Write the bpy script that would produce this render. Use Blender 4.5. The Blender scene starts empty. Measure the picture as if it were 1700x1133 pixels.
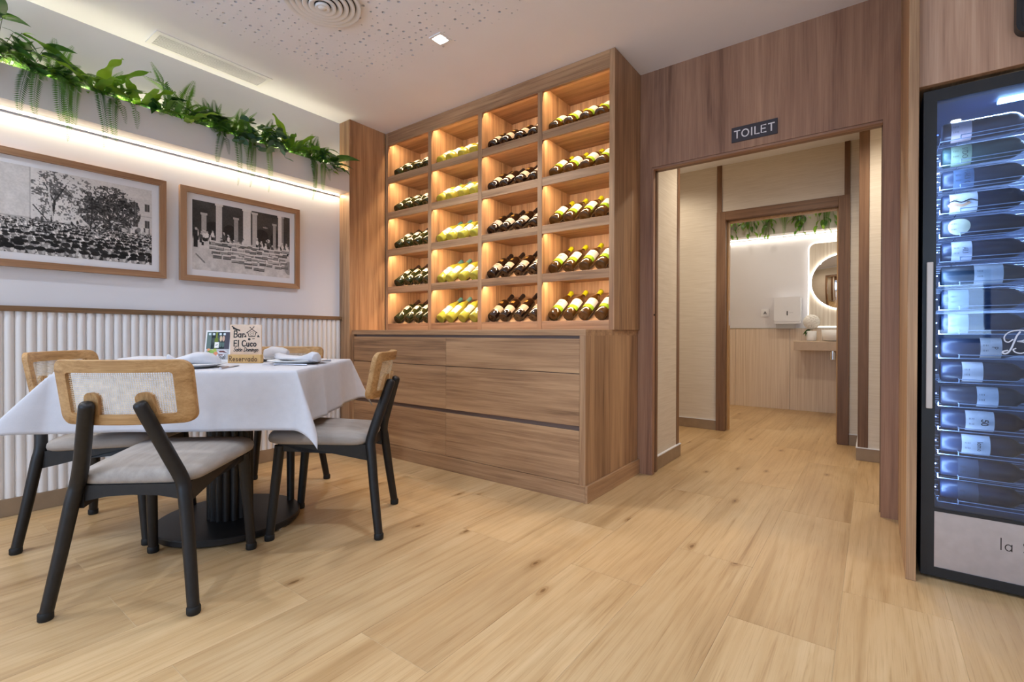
import bpy, bmesh, math, random
import numpy as np
from mathutils import Vector, Matrix, Euler, Quaternion
random.seed(7)
PI = math.pi
SC = bpy.context.scene
COL = SC.collection

# ---------------------------------------------------------------- camera
cd = bpy.data.cameras.new('camera'); cam = bpy.data.objects.new('camera', cd); COL.objects.link(cam)
F, YAW, PITCH, ROLL, CY = 803.492, 0.642107, -0.00554772, 0.00236358, 558.282
cd.sensor_fit = 'HORIZONTAL'; cd.sensor_width = 36.0; cd.lens = F/1700*36
cd.shift_y = (CY-566.5)/1700.0
cd.clip_start = 0.05
fw = Vector((-math.sin(YAW)*math.cos(PITCH), math.cos(YAW)*math.cos(PITCH), math.sin(PITCH)))
rt = Vector((math.cos(YAW), math.sin(YAW), 0)); up = rt.cross(fw)
r2 = rt*math.cos(ROLL)+up*math.sin(ROLL); u2 = up*math.cos(ROLL)-rt*math.sin(ROLL)
m = Matrix((r2, u2, -fw)).transposed().to_4x4(); m.translation = Vector((0, 0, 0.9))
cam.matrix_world = m
SC.camera = cam

# ---------------------------------------------------------------- world, exposure, daylight and room lamps
SC.view_settings.view_transform = 'Standard'; SC.view_settings.look = 'None'
SC.view_settings.exposure = 0.13; SC.view_settings.gamma = 1.0; SC.view_settings.use_curve_mapping = False
SC.cycles.max_bounces = 8; SC.cycles.diffuse_bounces = 4; SC.cycles.glossy_bounces = 4
SC.cycles.transmission_bounces = 6; SC.cycles.transparent_max_bounces = 12
SC.cycles.caustics_reflective = False; SC.cycles.caustics_refractive = False
SC.cycles.sample_clamp_indirect = 4.0
SC.cycles.use_denoising = True
W = bpy.data.worlds.new('sky'); SC.world = W; W.use_nodes = True
W.node_tree.nodes['Background'].inputs[0].default_value = (0.62, 0.78, 1.0, 1)
W.node_tree.nodes['Background'].inputs[1].default_value = 1.2

def area(name, loc, direction, sx, sy, power, color, spread=180):
    l = bpy.data.lights.new(name, 'AREA'); l.shape = 'RECTANGLE'; l.size = sx; l.size_y = sy
    l.energy = power; l.color = color; l.spread = math.radians(spread)
    o = bpy.data.objects.new(name, l); COL.objects.link(o); o.location = loc
    o.rotation_euler = Vector(direction).to_track_quat('-Z', 'Y').to_euler()
    return o
def spot(name, loc, power, color, angle=75, blend=0.35, rad=0.03):
    l = bpy.data.lights.new(name, 'SPOT'); l.energy = power; l.color = color
    l.spot_size = math.radians(angle); l.spot_blend = blend; l.shadow_soft_size = rad
    o = bpy.data.objects.new(name, l); COL.objects.link(o); o.location = loc
    return o
WARM = (1.0, 0.80, 0.58); LEDC = (1.0, 0.83, 0.58); NEUT = (0.82, 0.94, 1.10)
P_WIN, P_SPOT, P_LED, P_RACK = 105.0, 42.0, 9.5, 2.2
# daylight coming in through the shop front behind the camera
for wx, wz, wsx, wsz in ((-1.35, 1.3, 3.3, 2.2), (0.845, 1.22, 0.45, 0.85), (2.15, 1.3, 1.3, 2.2)):
    area('window_daylight', (wx, -3.25, wz), (0, 1, 0.9), wsx, wsz, P_WIN*wsx*wsz/9.0, (0.56, 0.78, 1.06))
# recessed ceiling lamps of the dining room (the one in view and its row mates)
DOWN = [(-1.964, 1.946), (-0.55, 1.25), (-2.75, -0.25), (-1.2, -0.35), (0.5, -0.35), (1.9, 1.3), (1.9, -0.5),
        (-2.75, -1.9), (-1.2, -1.9), (0.5, -1.9), (1.9, -1.9)]
for dx, dy in DOWN:
    spot('downlight_lamp', (dx, dy, 2.535), P_SPOT, NEUT, 120, 0.5, 0.035)

# ---------------------------------------------------------------- helpers
def S(r, g, b):
    f = lambda c: (c/255/12.92) if c/255 <= 0.04045 else ((c/255+0.055)/1.055)**2.4
    return (f(r), f(g), f(b), 1)
def link(o): COL.objects.link(o); return o
def tag(o, label=None, cat=None, group=None, kind=None):
    if label: o['label'] = label
    if cat: o['category'] = cat
    if group: o['group'] = group
    if kind: o['kind'] = kind
    return o
def thing(name, loc, label, cat, group=None, rz=0.0):
    o = link(bpy.data.objects.new(name, None)); o.location = loc; o.rotation_euler = (0, 0, rz)
    o.empty_display_size = 0.1
    return tag(o, label, cat, group)
class MB:
    def __init__(s): s.v = []; s.f = []; s.m = []
    def add(s, V, Fc, mi=0):
        n = len(s.v); s.v += [tuple(p) for p in V]
        s.f += [tuple(n+i for i in f) for f in Fc]; s.m += [mi]*len(Fc); return s
    def box(s, x0, x1, y0, y1, z0, z1, b=0.0, mi=0):
        if x0 > x1: x0, x1 = x1, x0
        if y0 > y1: y0, y1 = y1, y0
        if b <= 0:
            V = [(x, y, z) for z in (z0, z1) for y in (y0, y1) for x in (x0, x1)]
            return s.add(V, [(0, 2, 3, 1), (4, 5, 7, 6), (0, 1, 5, 4), (2, 6, 7, 3), (0, 4, 6, 2), (1, 3, 7, 5)], mi)
        # chamfered box: 24 verts
        X = (x0, x1); Y = (y0, y1); Z = (z0, z1); sg = (1, -1)
        V = []; idx = {}
        for i in (0, 1):
            for j in (0, 1):
                for k in (0, 1):
                    for a in range(3):
                        p = [X[i]+sg[i]*b, Y[j]+sg[j]*b, Z[k]+sg[k]*b]
                        p[a] = (X[i], Y[j], Z[k])[a]
                        idx[(i, j, k, a)] = len(V); V.append(tuple(p))
        Fc = []
        for a in range(3):
            o1, o2 = (a+1) % 3, (a+2) % 3
            for e in (0, 1):
                q = []
                for (p1, p2) in ((0, 0), (1, 0), (1, 1), (0, 1)):
                    c = [0, 0, 0]; c[a] = e; c[o1] = p1; c[o2] = p2; q.append(idx[(*c, a)])
                Fc.append(tuple(q if e else q[::-1]))
            for p1 in (0, 1):
                for p2 in (0, 1):
                    c0 = [0, 0, 0]; c0[o1] = p1; c0[o2] = p2; c1 = list(c0); c0[a] = 0; c1[a] = 1
                    q = (idx[(*c0, o1)], idx[(*c1, o1)], idx[(*c1, o2)], idx[(*c0, o2)])
                    Fc.append(q if (p1+p2) % 2 == 1 else q[::-1])
        for i in (0, 1):
            for j in (0, 1):
                for k in (0, 1):
                    q = (idx[(i, j, k, 0)], idx[(i, j, k, 1)], idx[(i, j, k, 2)])
                    Fc.append(q if (i+j+k) % 2 == 1 else q[::-1])
        return s.add(V, Fc, mi)
    def tube(s, pts, r, n=10, mi=0, cap=True, flat=1.0):
        pts = [Vector(p) for p in pts]; R = r if isinstance(r, (list, tuple)) else [r]*len(pts)
        V = []; Fc = []; ref = None
        for i, p in enumerate(pts):
            t = (pts[min(i+1, len(pts)-1)]-pts[max(i-1, 0)]).normalized()
            if ref is None:
                ref = t.orthogonal().normalized()
            ref = (ref-t*ref.dot(t)).normalized(); bn = t.cross(ref)
            for k in range(n):
                a = 2*PI*k/n; V.append(p+ref*math.cos(a)*R[i]+bn*math.sin(a)*R[i]*flat)
        for i in range(len(pts)-1):
            for k in range(n):
                Fc.append((i*n+k, i*n+(k+1) % n, (i+1)*n+(k+1) % n, (i+1)*n+k))
        if cap:
            Fc.append(tuple(range(n-1, -1, -1))); L = (len(pts)-1)*n; Fc.append(tuple(range(L, L+n)))
        return s.add(V, Fc, mi)
    def lathe(s, prof, n=24, c=(0, 0, 0), mi=0, a0=0.0, a1=2*PI, rf=None):
        full = abs(a1-a0-2*PI) < 1e-6; m = n if full else n+1; V = []; Fc = []
        for r, z in prof:
            for k in range(m):
                a = a0+(a1-a0)*k/n; rr = r*(rf(a) if rf else 1)
                V.append((c[0]+rr*math.cos(a), c[1]+rr*math.sin(a), c[2]+z))
        for i in range(len(prof)-1):
            for k in range(n):
                k2 = (k+1) % m if full else k+1
                Fc.append((i*m+k, i*m+k2, (i+1)*m+k2, (i+1)*m+k))
        return s.add(V, Fc, mi)
    def prism(s, poly, fn, d0, d1, mi=0):
        """poly (2D) extruded between depths d0 and d1 through fn(u, v, d) -> xyz"""
        n = len(poly); V = [fn(u, v, d0) for u, v in poly]+[fn(u, v, d1) for u, v in poly]
        Fc = [tuple(range(n-1, -1, -1)), tuple(range(n, 2*n))]+[(i, (i+1) % n, n+(i+1) % n, n+i) for i in range(n)]
        return s.add(V, Fc, mi)
    def ring(s, outer, inner, fn, d0, d1, mi=0):
        n = len(outer); V = []
        for d in (d0, d1):
            V += [fn(u, v, d) for u, v in outer]; V += [fn(u, v, d) for u, v in inner]
        Fc = []
        for i in range(n):
            j = (i+1) % n
            Fc += [(i, n+i, n+j, j), (2*n+i, 2*n+j, 3*n+j, 3*n+i), (i, j, 2*n+j, 2*n+i), (n+i, 3*n+i, 3*n+j, n+j)]
        return s.add(V, Fc, mi)
    def xf(s, M, start=0):
        for i in range(start, len(s.v)): s.v[i] = tuple(M @ Vector(s.v[i]))
        return s
    def mesh(s, name, mats, smooth=False):
        me = bpy.data.meshes.new(name); me.from_pydata(s.v, [], s.f)
        for x in (mats if isinstance(mats, (list, tuple)) else [mats]): me.materials.append(x)
        if any(s.m): me.polygons.foreach_set('material_index', s.m)
        if smooth: me.polygons.foreach_set('use_smooth', [True]*len(s.f))
        bm = bmesh.new(); bm.from_mesh(me); bmesh.ops.recalc_face_normals(bm, faces=bm.faces); bm.to_mesh(me); bm.free()
        if smooth == 'auto': me.set_sharp_from_angle(angle=math.radians(38))
        me.update(); return me
    def build(s, name, mats, parent=None, smooth=False, world=False):
        """world=True: the vertices are world coordinates although the parent Empty stands elsewhere"""
        o = link(bpy.data.objects.new(name, s.mesh(name, mats, smooth)))
        if parent is not None:
            o.parent = parent
            if world and parent.type == 'EMPTY': o.location = -Vector(parent.location)
        return o
def inst(name, me, parent=None, loc=(0, 0, 0), rot=None, scale=1.0):
    o = link(bpy.data.objects.new(name, me)); o.location = loc
    if rot is not None: o.rotation_euler = rot
    o.scale = (scale,)*3 if not isinstance(scale, tuple) else scale
    if parent is not None: o.parent = parent
    return o
KIDS = {}
def copy_tree(o, parent=None):
    c = o.copy(); COL.objects.link(c); c.parent = parent
    for ch in list(o.children): copy_tree(ch, c)
    return c
def smooth_path(pts, n=6):
    P = [Vector(p) for p in pts]; P = [P[0]*2-P[1]]+P+[P[-1]*2-P[-2]]; out = []
    for i in range(1, len(P)-2):
        for k in range(n):
            t = k/n; a, b, c, d = P[i-1:i+3]
            out.append(0.5*((2*b)+(c-a)*t+(2*a-5*b+4*c-d)*t*t+(3*b-a-3*c+d)*t**3))
    out.append(P[-2]); return out
def rrect(x0, x1, y0, y1, r, n=5):
    out = []
    for cx, cy, a in ((x1-r, y1-r, 0), (x0+r, y1-r, 90), (x0+r, y0+r, 180), (x1-r, y0+r, 270)):
        for k in range(n+1):
            t = math.radians(a+90*k/n); out.append((cx+r*math.cos(t), cy+r*math.sin(t)))
    return out
XY = lambda u, v, d: (u, v, d)
XZ = lambda u, v, d: (u, d, v)
YZ = lambda u, v, d: (d, u, v)

# ---------------------------------------------------------------- materials
def mat(name, col=(0.8, 0.8, 0.8, 1), rough=0.5, metal=0.0, spec=0.5, emit=None, es=0.0, trans=0.0, ior=1.45, coat=0.0):
    m = bpy.data.materials.new(name); m.use_nodes = True; b = m.node_tree.nodes['Principled BSDF']
    b.inputs['Base Color'].default_value = col; b.inputs['Roughness'].default_value = rough
    b.inputs['Metallic'].default_value = metal; b.inputs['Specular IOR Level'].default_value = spec
    b.inputs['Transmission Weight'].default_value = trans; b.inputs['IOR'].default_value = ior
    b.inputs['Coat Weight'].default_value = coat
    if emit: b.inputs['Emission Color'].default_value = emit; b.inputs['Emission Strength'].default_value = es
    return m
def nd(m, t, **k):
    n = m.node_tree.nodes.new(t)
    for a, v in k.items():
        if hasattr(n, a): setattr(n, a, v)
        else: n.inputs[a.replace('_', ' ')].default_value = v
    return n
def ln(m, a, b): m.node_tree.links.new(a, b)
def ramp(m, stops):
    n = m.node_tree.nodes.new('ShaderNodeValToRGB'); e = n.color_ramp.elements
    while len(e) < len(stops): e.new(0.5)
    for x, (p, c) in zip(e, stops): x.position = p; x.color = c
    return n
def bump(m, h, strength=0.2, dist=0.002):
    b = nd(m, 'ShaderNodeBump'); b.inputs['Strength'].default_value = strength; b.inputs['Distance'].default_value = dist
    ln(m, h, b.inputs['Height']); ln(m, b.outputs[0], m.node_tree.nodes['Principled BSDF'].inputs['Normal'])
def speckle(name, col, rough=0.6, amt=0.04, scale=8.0, bs=0.0, bscale=200.0):
    """plain colour with a faint large-scale mottling and optional fine relief"""
    m = mat(name, col, rough); tc = nd(m, 'ShaderNodeTexCoord'); nz = nd(m, 'ShaderNodeTexNoise', Scale=scale, Detail=4.0)
    ln(m, tc.outputs['Object'], nz.inputs['Vector'])
    d = tuple(c*(1-amt) for c in col[:3])+(1,); u = tuple(min(1, c*(1+amt)) for c in col[:3])+(1,)
    r = ramp(m, [(0.3, d), (0.7, u)]); ln(m, nz.outputs[0], r.inputs[0])
    ln(m, r.outputs[0], m.node_tree.nodes['Principled BSDF'].inputs['Base Color'])
    if bs:
        n2 = nd(m, 'ShaderNodeTexNoise', Scale=bscale, Detail=2.0); ln(m, tc.outputs['Object'], n2.inputs['Vector']); bump(m, n2.outputs[0], bs, 0.001)
    return m
def wood(name, axis, cols, rough=0.45, fine=1.0, rand=True, bs=0.08, band=1.0):
    """long-grained timber; axis 0/1/2 is the grain direction; cols dark..light (4)"""
    m = mat(name, rough=rough, spec=0.4); B = m.node_tree.nodes['Principled BSDF']
    tc = nd(m, 'ShaderNodeTexCoord'); src = tc.outputs['Object']
    if rand:
        oi = nd(m, 'ShaderNodeObjectInfo'); mul = nd(m, 'ShaderNodeMath', operation='MULTIPLY'); mul.inputs[1].default_value = 37.0
        ln(m, oi.outputs['Random'], mul.inputs[0]); cb = nd(m, 'ShaderNodeCombineXYZ')
        for i in range(3): ln(m, mul.outputs[0], cb.inputs[i])
        va = nd(m, 'ShaderNodeVectorMath', operation='ADD'); ln(m, src, va.inputs[0]); ln(m, cb.outputs[0], va.inputs[1]); src = va.outputs[0]
    def stretched(along, across, scale, detail, dist=0.0):
        mp = nd(m, 'ShaderNodeMapping'); sc = [across]*3; sc[axis] = along; mp.inputs['Scale'].default_value = sc
        n = nd(m, 'ShaderNodeTexNoise', Scale=scale, Detail=detail, Distortion=dist); n.inputs['Roughness'].default_value = 0.6
        ln(m, src, mp.inputs[0]); ln(m, mp.outputs[0], n.inputs['Vector']); return n.outputs[0]
    big = stretched(0.5, 5.0*band, 1.0, 4.0, 1.2); mid = stretched(1.2, 38.0*fine, 1.0, 5.0, 0.6); fin = stretched(4.0, 230.0*fine, 1.0, 3.0)
    a = nd(m, 'ShaderNodeMath', operation='MULTIPLY'); a.inputs[1].default_value = 0.42; ln(m, big, a.inputs[0])
    b = nd(m, 'ShaderNodeMath', operation='MULTIPLY_ADD'); b.inputs[1].default_value = 0.40; ln(m, mid, b.inputs[0]); ln(m, a.outputs[0], b.inputs[2])
    c = nd(m, 'ShaderNodeMath', operation='MULTIPLY_ADD'); c.inputs[1].default_value = 0.18; ln(m, fin, c.inputs[0]); ln(m, b.outputs[0], c.inputs[2])
    r = ramp(m, [(0.36, cols[0]), (0.455, cols[1]), (0.54, cols[2]), (0.66, cols[3])]); ln(m, c.outputs[0], r.inputs[0])
    ln(m, r.outputs[0], B.inputs['Base Color'])
    if bs: bump(m, fin, bs, 0.001)
    return m
WC = (S(118, 88, 64), S(156, 120, 89), S(178, 141, 106), S(200, 163, 124))
WX = wood('walnut_x', 0, WC); WZ = wood('walnut_z', 2, WC); WY = wood('walnut_y', 1, WC)
TC = (S(118, 85, 66), S(146, 108, 86), S(162, 123, 98), S(180, 140, 112))
TZ = wood('toilet_panel_z', 2, TC); TX = wood('toilet_panel_x', 0, TC)
DC = (S(92, 66, 46), S(112, 82, 60), S(126, 94, 70), S(140, 106, 82))
DZ = wood('corridor_frame_z', 2, DC, fine=1.4); DX = wood('corridor_frame_x', 0, DC, fine=1.4)
OC = (S(140, 102, 62), S(172, 132, 86), S(188, 148, 100), S(206, 168, 120))
OKX = wood('oak_x', 0, OC, fine=3.2, band=3.5); OKZ = wood('oak_z', 2, OC, fine=3.2, band=3.5)
FRY = wood('frame_oak_y', 1, (S(128, 92, 66), S(152, 114, 84), S(168, 130, 98), S(184, 146, 112)))
FRZ = wood('frame_oak_z', 2, (S(128, 92, 66), S(152, 114, 84), S(168, 130, 98), S(184, 146, 112)))
BASEW = speckle('baseboard_tile', S(150, 128, 104), 0.5, 0.10, 14.0)
WHITE = speckle('white_paint', S(225, 224, 228), 0.75, 0.015, 3.0)
CEIL = speckle('ceiling_paint', S(238, 238, 245), 0.85, 0.015, 3.0)
FLUTE = speckle('fluted_white', S(232, 228, 226), 0.45, 0.015, 4.0)
PLANTERW = speckle('planter_white', S(216, 212, 210), 0.7, 0.015, 4.0)
BLACKW = speckle('black_stained_wood', S(27, 25, 25), 0.42, 0.25, 60.0, 0.05, 300.0)
BLACKM = speckle('black_metal', S(34, 34, 36), 0.35, 0.1, 20.0)
RUBBER = speckle('black_rubber', S(24, 24, 24), 0.6, 0.1, 40.0)
DARK = mat('dark_gap', S(26, 22, 20), 0.9)
FELT = mat('black_felt', S(92, 86, 84), 0.95)
STEEL = speckle('brushed_steel', S(196, 192, 196), 0.32, 0.05, 30.0); STEEL.node_tree.nodes['Principled BSDF'].inputs['Metallic'].default_value = 0.9
CHROME = mat('chrome', S(220, 220, 222), 0.12, 1.0)
PORC = speckle('porcelain', S(240, 240, 240), 0.18, 0.01, 4.0)
PLASTIC = speckle('white_plastic', S(236, 236, 238), 0.35, 0.01, 4.0)
LEDM = mat('led_tape', (1, 1, 1, 1), 0.5, emit=(1.0, 0.86, 0.62, 1), es=9.0)
LAMP = mat('lamp_lens', (1, 1, 1, 1), 0.3, emit=(1.0, 0.97, 0.92, 1), es=40.0)
INK = mat('black_ink', S(38, 32, 32), 0.6)
WINK = mat('white_ink', S(226, 220, 220), 0.6)
def leafmat(name, c0, c1, tr=0.35):
    m = bpy.data.materials.new(name); m.use_nodes = True; nt = m.node_tree; B = nt.nodes['Principled BSDF']
    B.inputs['Roughness'].default_value = 0.42; out = nt.nodes['Material Output']
    tc = nd(m, 'ShaderNodeTexCoord'); oi = nd(m, 'ShaderNodeObjectInfo'); nz = nd(m, 'ShaderNodeTexNoise', Scale=14.0, Detail=3.0)
    ln(m, tc.outputs['Object'], nz.inputs['Vector'])
    ad = nd(m, 'ShaderNodeMath', operation='MULTIPLY_ADD'); ad.inputs[1].default_value = 0.6; ln(m, oi.outputs['Random'], ad.inputs[0])
    mu = nd(m, 'ShaderNodeMath', operation='MULTIPLY'); mu.inputs[1].default_value = 0.5; ln(m, nz.outputs[0], mu.inputs[0]); ln(m, mu.outputs[0], ad.inputs[2])
    r = ramp(m, [(0.2, c0), (0.85, c1)]); ln(m, ad.outputs[0], r.inputs[0]); ln(m, r.outputs[0], B.inputs['Base Color'])
    t = nd(m, 'ShaderNodeBsdfTranslucent'); g = nd(m, 'ShaderNodeMix', data_type='RGBA', blend_type='MULTIPLY')
    g.inputs[0].default_value = 1.0; ln(m, r.outputs[0], g.inputs[6]); g.inputs[7].default_value = (1.6, 1.5, 0.5, 1)
    ln(m, g.outputs[2], t.inputs[0])
    x = nd(m, 'ShaderNodeMixShader'); x.inputs[0].default_value = tr
    ln(m, B.outputs[0], x.inputs[1]); ln(m, t.outputs[0], x.inputs[2]); ln(m, x.outputs[0], out.inputs[0]); return m
L_FERN = leafmat('fern_green', S(40, 78, 40), S(104, 150, 66))
L_DARK = leafmat('dark_leaf', S(28, 66, 36), S(70, 116, 58))
L_STRAP = leafmat('strap_leaf', S(72, 120, 40), S(140, 178, 72), 0.4)
L_EUC = leafmat('eucalyptus_leaf', S(66, 106, 92), S(118, 150, 120), 0.25)
L_IVY = leafmat('ivy_leaf', S(48, 100, 44), S(128, 168, 72), 0.4)
STEM = speckle('plant_stem', S(84, 92, 52), 0.6, 0.1, 30)

def glass_pane(name, tint=(0.93, 0.96, 1.0, 1), refl=1.0):
    m = bpy.data.materials.new(name); m.use_nodes = True; nt = m.node_tree; out = nt.nodes['Material Output']
    nt.nodes.remove(nt.nodes['Principled BSDF'])
    t = nd(m, 'ShaderNodeBsdfTransparent'); t.inputs[0].default_value = tint
    g = nd(m, 'ShaderNodeBsdfGlossy'); g.inputs['Roughness'].default_value = 0.02; g.inputs[0].default_value = (refl, refl, refl, 1)
    fr = nd(m, 'ShaderNodeFresnel'); fr.inputs[0].default_value = 1.6
    x = nd(m, 'ShaderNodeMixShader'); ln(m, fr.outputs[0], x.inputs[0]); ln(m, t.outputs[0], x.inputs[1]); ln(m, g.outputs[0], x.inputs[2])
    ln(m, x.outputs[0], out.inputs[0]); return m
PANE = glass_pane('window_pane_glass'); FPANE = glass_pane('fridge_glass', (0.74, 0.86, 1.0, 1))
MIRROR = mat('mirror_glass', (0.92, 0.92, 0.92, 1), 0.02, 1.0)

def fabric(name, c, sc=900.0):
    m = mat(name, c, 0.9, spec=0.2); B = m.node_tree.nodes['Principled BSDF']; tc = nd(m, 'ShaderNodeTexCoord')
    w1 = nd(m, 'ShaderNodeTexNoise', Scale=sc, Detail=2.0); w2 = nd(m, 'ShaderNodeTexNoise', Scale=40.0, Detail=5.0)
    mp = nd(m, 'ShaderNodeMapping'); mp.inputs['Scale'].default_value = (1, 0.15, 1)
    ln(m, tc.outputs['Object'], mp.inputs[0]); ln(m, mp.outputs[0], w2.inputs['Vector']); ln(m, tc.outputs['Object'], w1.inputs['Vector'])
    ad = nd(m, 'ShaderNodeMath', operation='MULTIPLY_ADD'); ad.inputs[1].default_value = 0.5; ln(m, w1.outputs[0], ad.inputs[0])
    mu = nd(m, 'ShaderNodeMath', operation='MULTIPLY'); mu.inputs[1].default_value = 0.5; ln(m, w2.outputs[0], mu.inputs[0]); ln(m, mu.outputs[0], ad.inputs[2])
    r = ramp(m, [(0.3, tuple(x*0.72 for x in c[:3])+(1,)), (0.7, tuple(min(1, x*1.2) for x in c[:3])+(1,))])
    ln(m, ad.outputs[0], r.inputs[0]); ln(m, r.outputs[0], B.inputs['Base Color']); bump(m, w1.outputs[0], 0.25, 0.001); return m
SEATF = fabric('grey_seat_fabric', S(168, 159, 152)); LINEN = fabric('white_linen', S(238, 236, 238), 500.0)
for n in LINEN.node_tree.nodes:
    if n.type == 'VALTORGB':
        n.color_ramp.elements[0].color = S(196, 195, 201); n.color_ramp.elements[1].color = S(205, 204, 210)
CANE = speckle('woven_cane', S(228, 214, 190), 0.5, 0.18, 60.0)

def wallpaper():
    m = mat('linen_wallpaper', rough=0.8, spec=0.2); B = m.node_tree.nodes['Principled BSDF']; tc = nd(m, 'ShaderNodeTexCoord')
    mp = nd(m, 'ShaderNodeMapping'); mp.inputs['Scale'].default_value = (5, 5, 130); n = nd(m, 'ShaderNodeTexNoise', Scale=1.0, Detail=5.0)
    ln(m, tc.outputs['Object'], mp.inputs[0]); ln(m, mp.outputs[0], n.inputs['Vector'])
    r = ramp(m, [(0.3, S(206, 194, 178)), (0.7, S(218, 208, 194))]); ln(m, n.outputs[0], r.inputs[0]); ln(m, r.outputs[0], B.inputs['Base Color'])
    bump(m, n.outputs[0], 0.08, 0.001); return m
PAPER = wallpaper()
def striped(name, c0, c1, axis=0, per=90.0):
    """fine vertical ribbing of the washroom tiles"""
    m = mat(name, rough=0.5); B = m.node_tree.nodes['Principled BSDF']; tc = nd(m, 'ShaderNodeTexCoord')
    mp = nd(m, 'ShaderNodeMapping'); sc = [per, per, 1.2]; mp.inputs['Scale'].default_value = sc; n = nd(m, 'ShaderNodeTexNoise', Scale=1.0, Detail=3.0)
    ln(m, tc.outputs['Object'], mp.inputs[0]); ln(m, mp.outputs[0], n.inputs['Vector'])
    r = ramp(m, [(0.35, c0), (0.65, c1)]); ln(m, n.outputs[0], r.inputs[0]); ln(m, r.outputs[0], B.inputs['Base Color']); bump(m, n.outputs[0], 0.3, 0.002); return m
RIBTILE = striped('ribbed_wood_tile', S(212, 190, 166), S(232, 214, 194)); RIBPALE = striped('ribbed_pale_panel', S(214, 200, 180), S(234, 224, 208), per=60.0)

def floor_mat():
    m = mat('oak_tile', rough=0.34, spec=0.35); B = m.node_tree.nodes['Principled BSDF']
    tc = nd(m, 'ShaderNodeTexCoord'); oi = nd(m, 'ShaderNodeObjectInfo')
    mul = nd(m, 'ShaderNodeMath', operation='MULTIPLY'); mul.inputs[1].default_value = 61.0; ln(m, oi.outputs['Random'], mul.inputs[0])
    cb = nd(m, 'ShaderNodeCombineXYZ'); [ln(m, mul.outputs[0], cb.inputs[i]) for i in range(3)]
    va = nd(m, 'ShaderNodeVectorMath', operation='ADD'); ln(m, tc.outputs['Object'], va.inputs[0]); ln(m, cb.outputs[0], va.inputs[1]); src = va.outputs[0]
    def st(sx, sy, detail=4.0, dist=0.0, rough=0.6):
        mp = nd(m, 'ShaderNodeMapping'); mp.inputs['Scale'].default_value = (sx, sy, 1); n = nd(m, 'ShaderNodeTexNoise', Scale=1.0, Detail=detail, Distortion=dist)
        n.inputs['Roughness'].default_value = rough; ln(m, src, mp.inputs[0]); ln(m, mp.outputs[0], n.inputs['Vector']); return n.outputs[0]
    base = st(3.2, 0.8, 4.0, 1.0); strip = st(9.0, 0.35, 2.0, 0.3); grain = st(46.0, 1.6, 5.0, 0.8); fine = st(260.0, 5.0, 3.0)
    r0 = ramp(m, [(0.30, S(186, 152, 110)), (0.5, S(201, 168, 124)), (0.72, S(212, 182, 140))]); ln(m, base, r0.inputs[0])
    def mulmix(prev, fac_src, stops):
        r = ramp(m, stops); ln(m, fac_src, r.inputs[0]); x = nd(m, 'ShaderNodeMix', data_type='RGBA', blend_type='MULTIPLY'); x.inputs[0].default_value = 1.0
        ln(m, prev, x.inputs[6]); ln(m, r.outputs[0], x.inputs[7]); return x.outputs[2]
    c = mulmix(r0.outputs[0], strip, [(0.30, (0.80, 0.755, 0.69, 1)), (0.42, (1, 1, 1, 1)), (0.62, (1.0, 1.0, 1.0, 1)), (0.75, (1.06, 1.05, 1.02, 1))])
    c = mulmix(c, grain, [(0.28, (0.74, 0.67, 0.59, 1)), (0.38, (0.95, 0.93, 0.90, 1)), (0.52, (1, 1, 1, 1))])
    c = mulmix(c, fine, [(0.28, (0.84, 0.80, 0.75, 1)), (0.48, (1, 1, 1, 1))])
    wm = nd(m, 'ShaderNodeMapping'); wm.inputs['Scale'].default_value = (1.0, 0.10, 1); ln(m, src, wm.inputs[0])
    wt = nd(m, 'ShaderNodeTexWave', Scale=5.0, Distortion=14.0, Detail=2.0); wt.inputs['Detail Scale'].default_value = 0.7; ln(m, wm.outputs[0], wt.inputs['Vector'])
    c = mulmix(c, wt.outputs[0], [(0.0, (0.93, 0.905, 0.87, 1)), (0.22, (1, 1, 1, 1))])
    # knots: warped rings that show only around a few cells
    mp = nd(m, 'ShaderNodeMapping'); mp.inputs['Scale'].default_value = (5.2, 2.1, 1); ln(m, src, mp.inputs[0])
    wn = nd(m, 'ShaderNodeTexNoise', Scale=5.0, Detail=2.0); ln(m, mp.outputs[0], wn.inputs['Vector'])
    wv = nd(m, 'ShaderNodeVectorMath', operation='MULTIPLY_ADD'); wv.inputs[1].default_value = (0.10, 0.10, 0.0)
    ln(m, wn.outputs['Color'], wv.inputs[0]); ln(m, mp.outputs[0], wv.inputs[2])
    vo = nd(m, 'ShaderNodeTexVoronoi', Scale=0.75); vo.voronoi_dimensions = '2D'; ln(m, wv.outputs[0], vo.inputs['Vector'])
    rk = ramp(m, [(0.0, (0.34, 0.25, 0.18, 1)), (0.022, (0.45, 0.36, 0.27, 1)), (0.035, (0.80, 0.74, 0.67, 1)), (0.05, (0.70, 0.62, 0.54, 1)), (0.065, (0.90, 0.87, 0.82, 1)), (0.12, (1, 1, 1, 1))])
    ln(m, vo.outputs['Distance'], rk.inputs[0])
    sepc = nd(m, 'ShaderNodeSeparateColor'); ln(m, vo.outputs['Color'], sepc.inputs[0])
    gt = nd(m, 'ShaderNodeMath', operation='GREATER_THAN'); gt.inputs[1].default_value = 0.55; ln(m, sepc.outputs[0], gt.inputs[0])
    x = nd(m, 'ShaderNodeMix', data_type='RGBA', blend_type='MULTIPLY'); ln(m, gt.outputs[0], x.inputs[0]); ln(m, c, x.inputs[6]); ln(m, rk.outputs[0], x.inputs[7])
    # each tile a little lighter or darker
    hs = nd(m, 'ShaderNodeHueSaturation'); mr = nd(m, 'ShaderNodeMapRange'); mr.inputs[3].default_value = 0.89; mr.inputs[4].default_value = 1.01
    ln(m, oi.outputs['Random'], mr.inputs[0]); ln(m, mr.outputs[0], hs.inputs['Value']); ln(m, x.outputs[2], hs.inputs['Color'])
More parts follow.
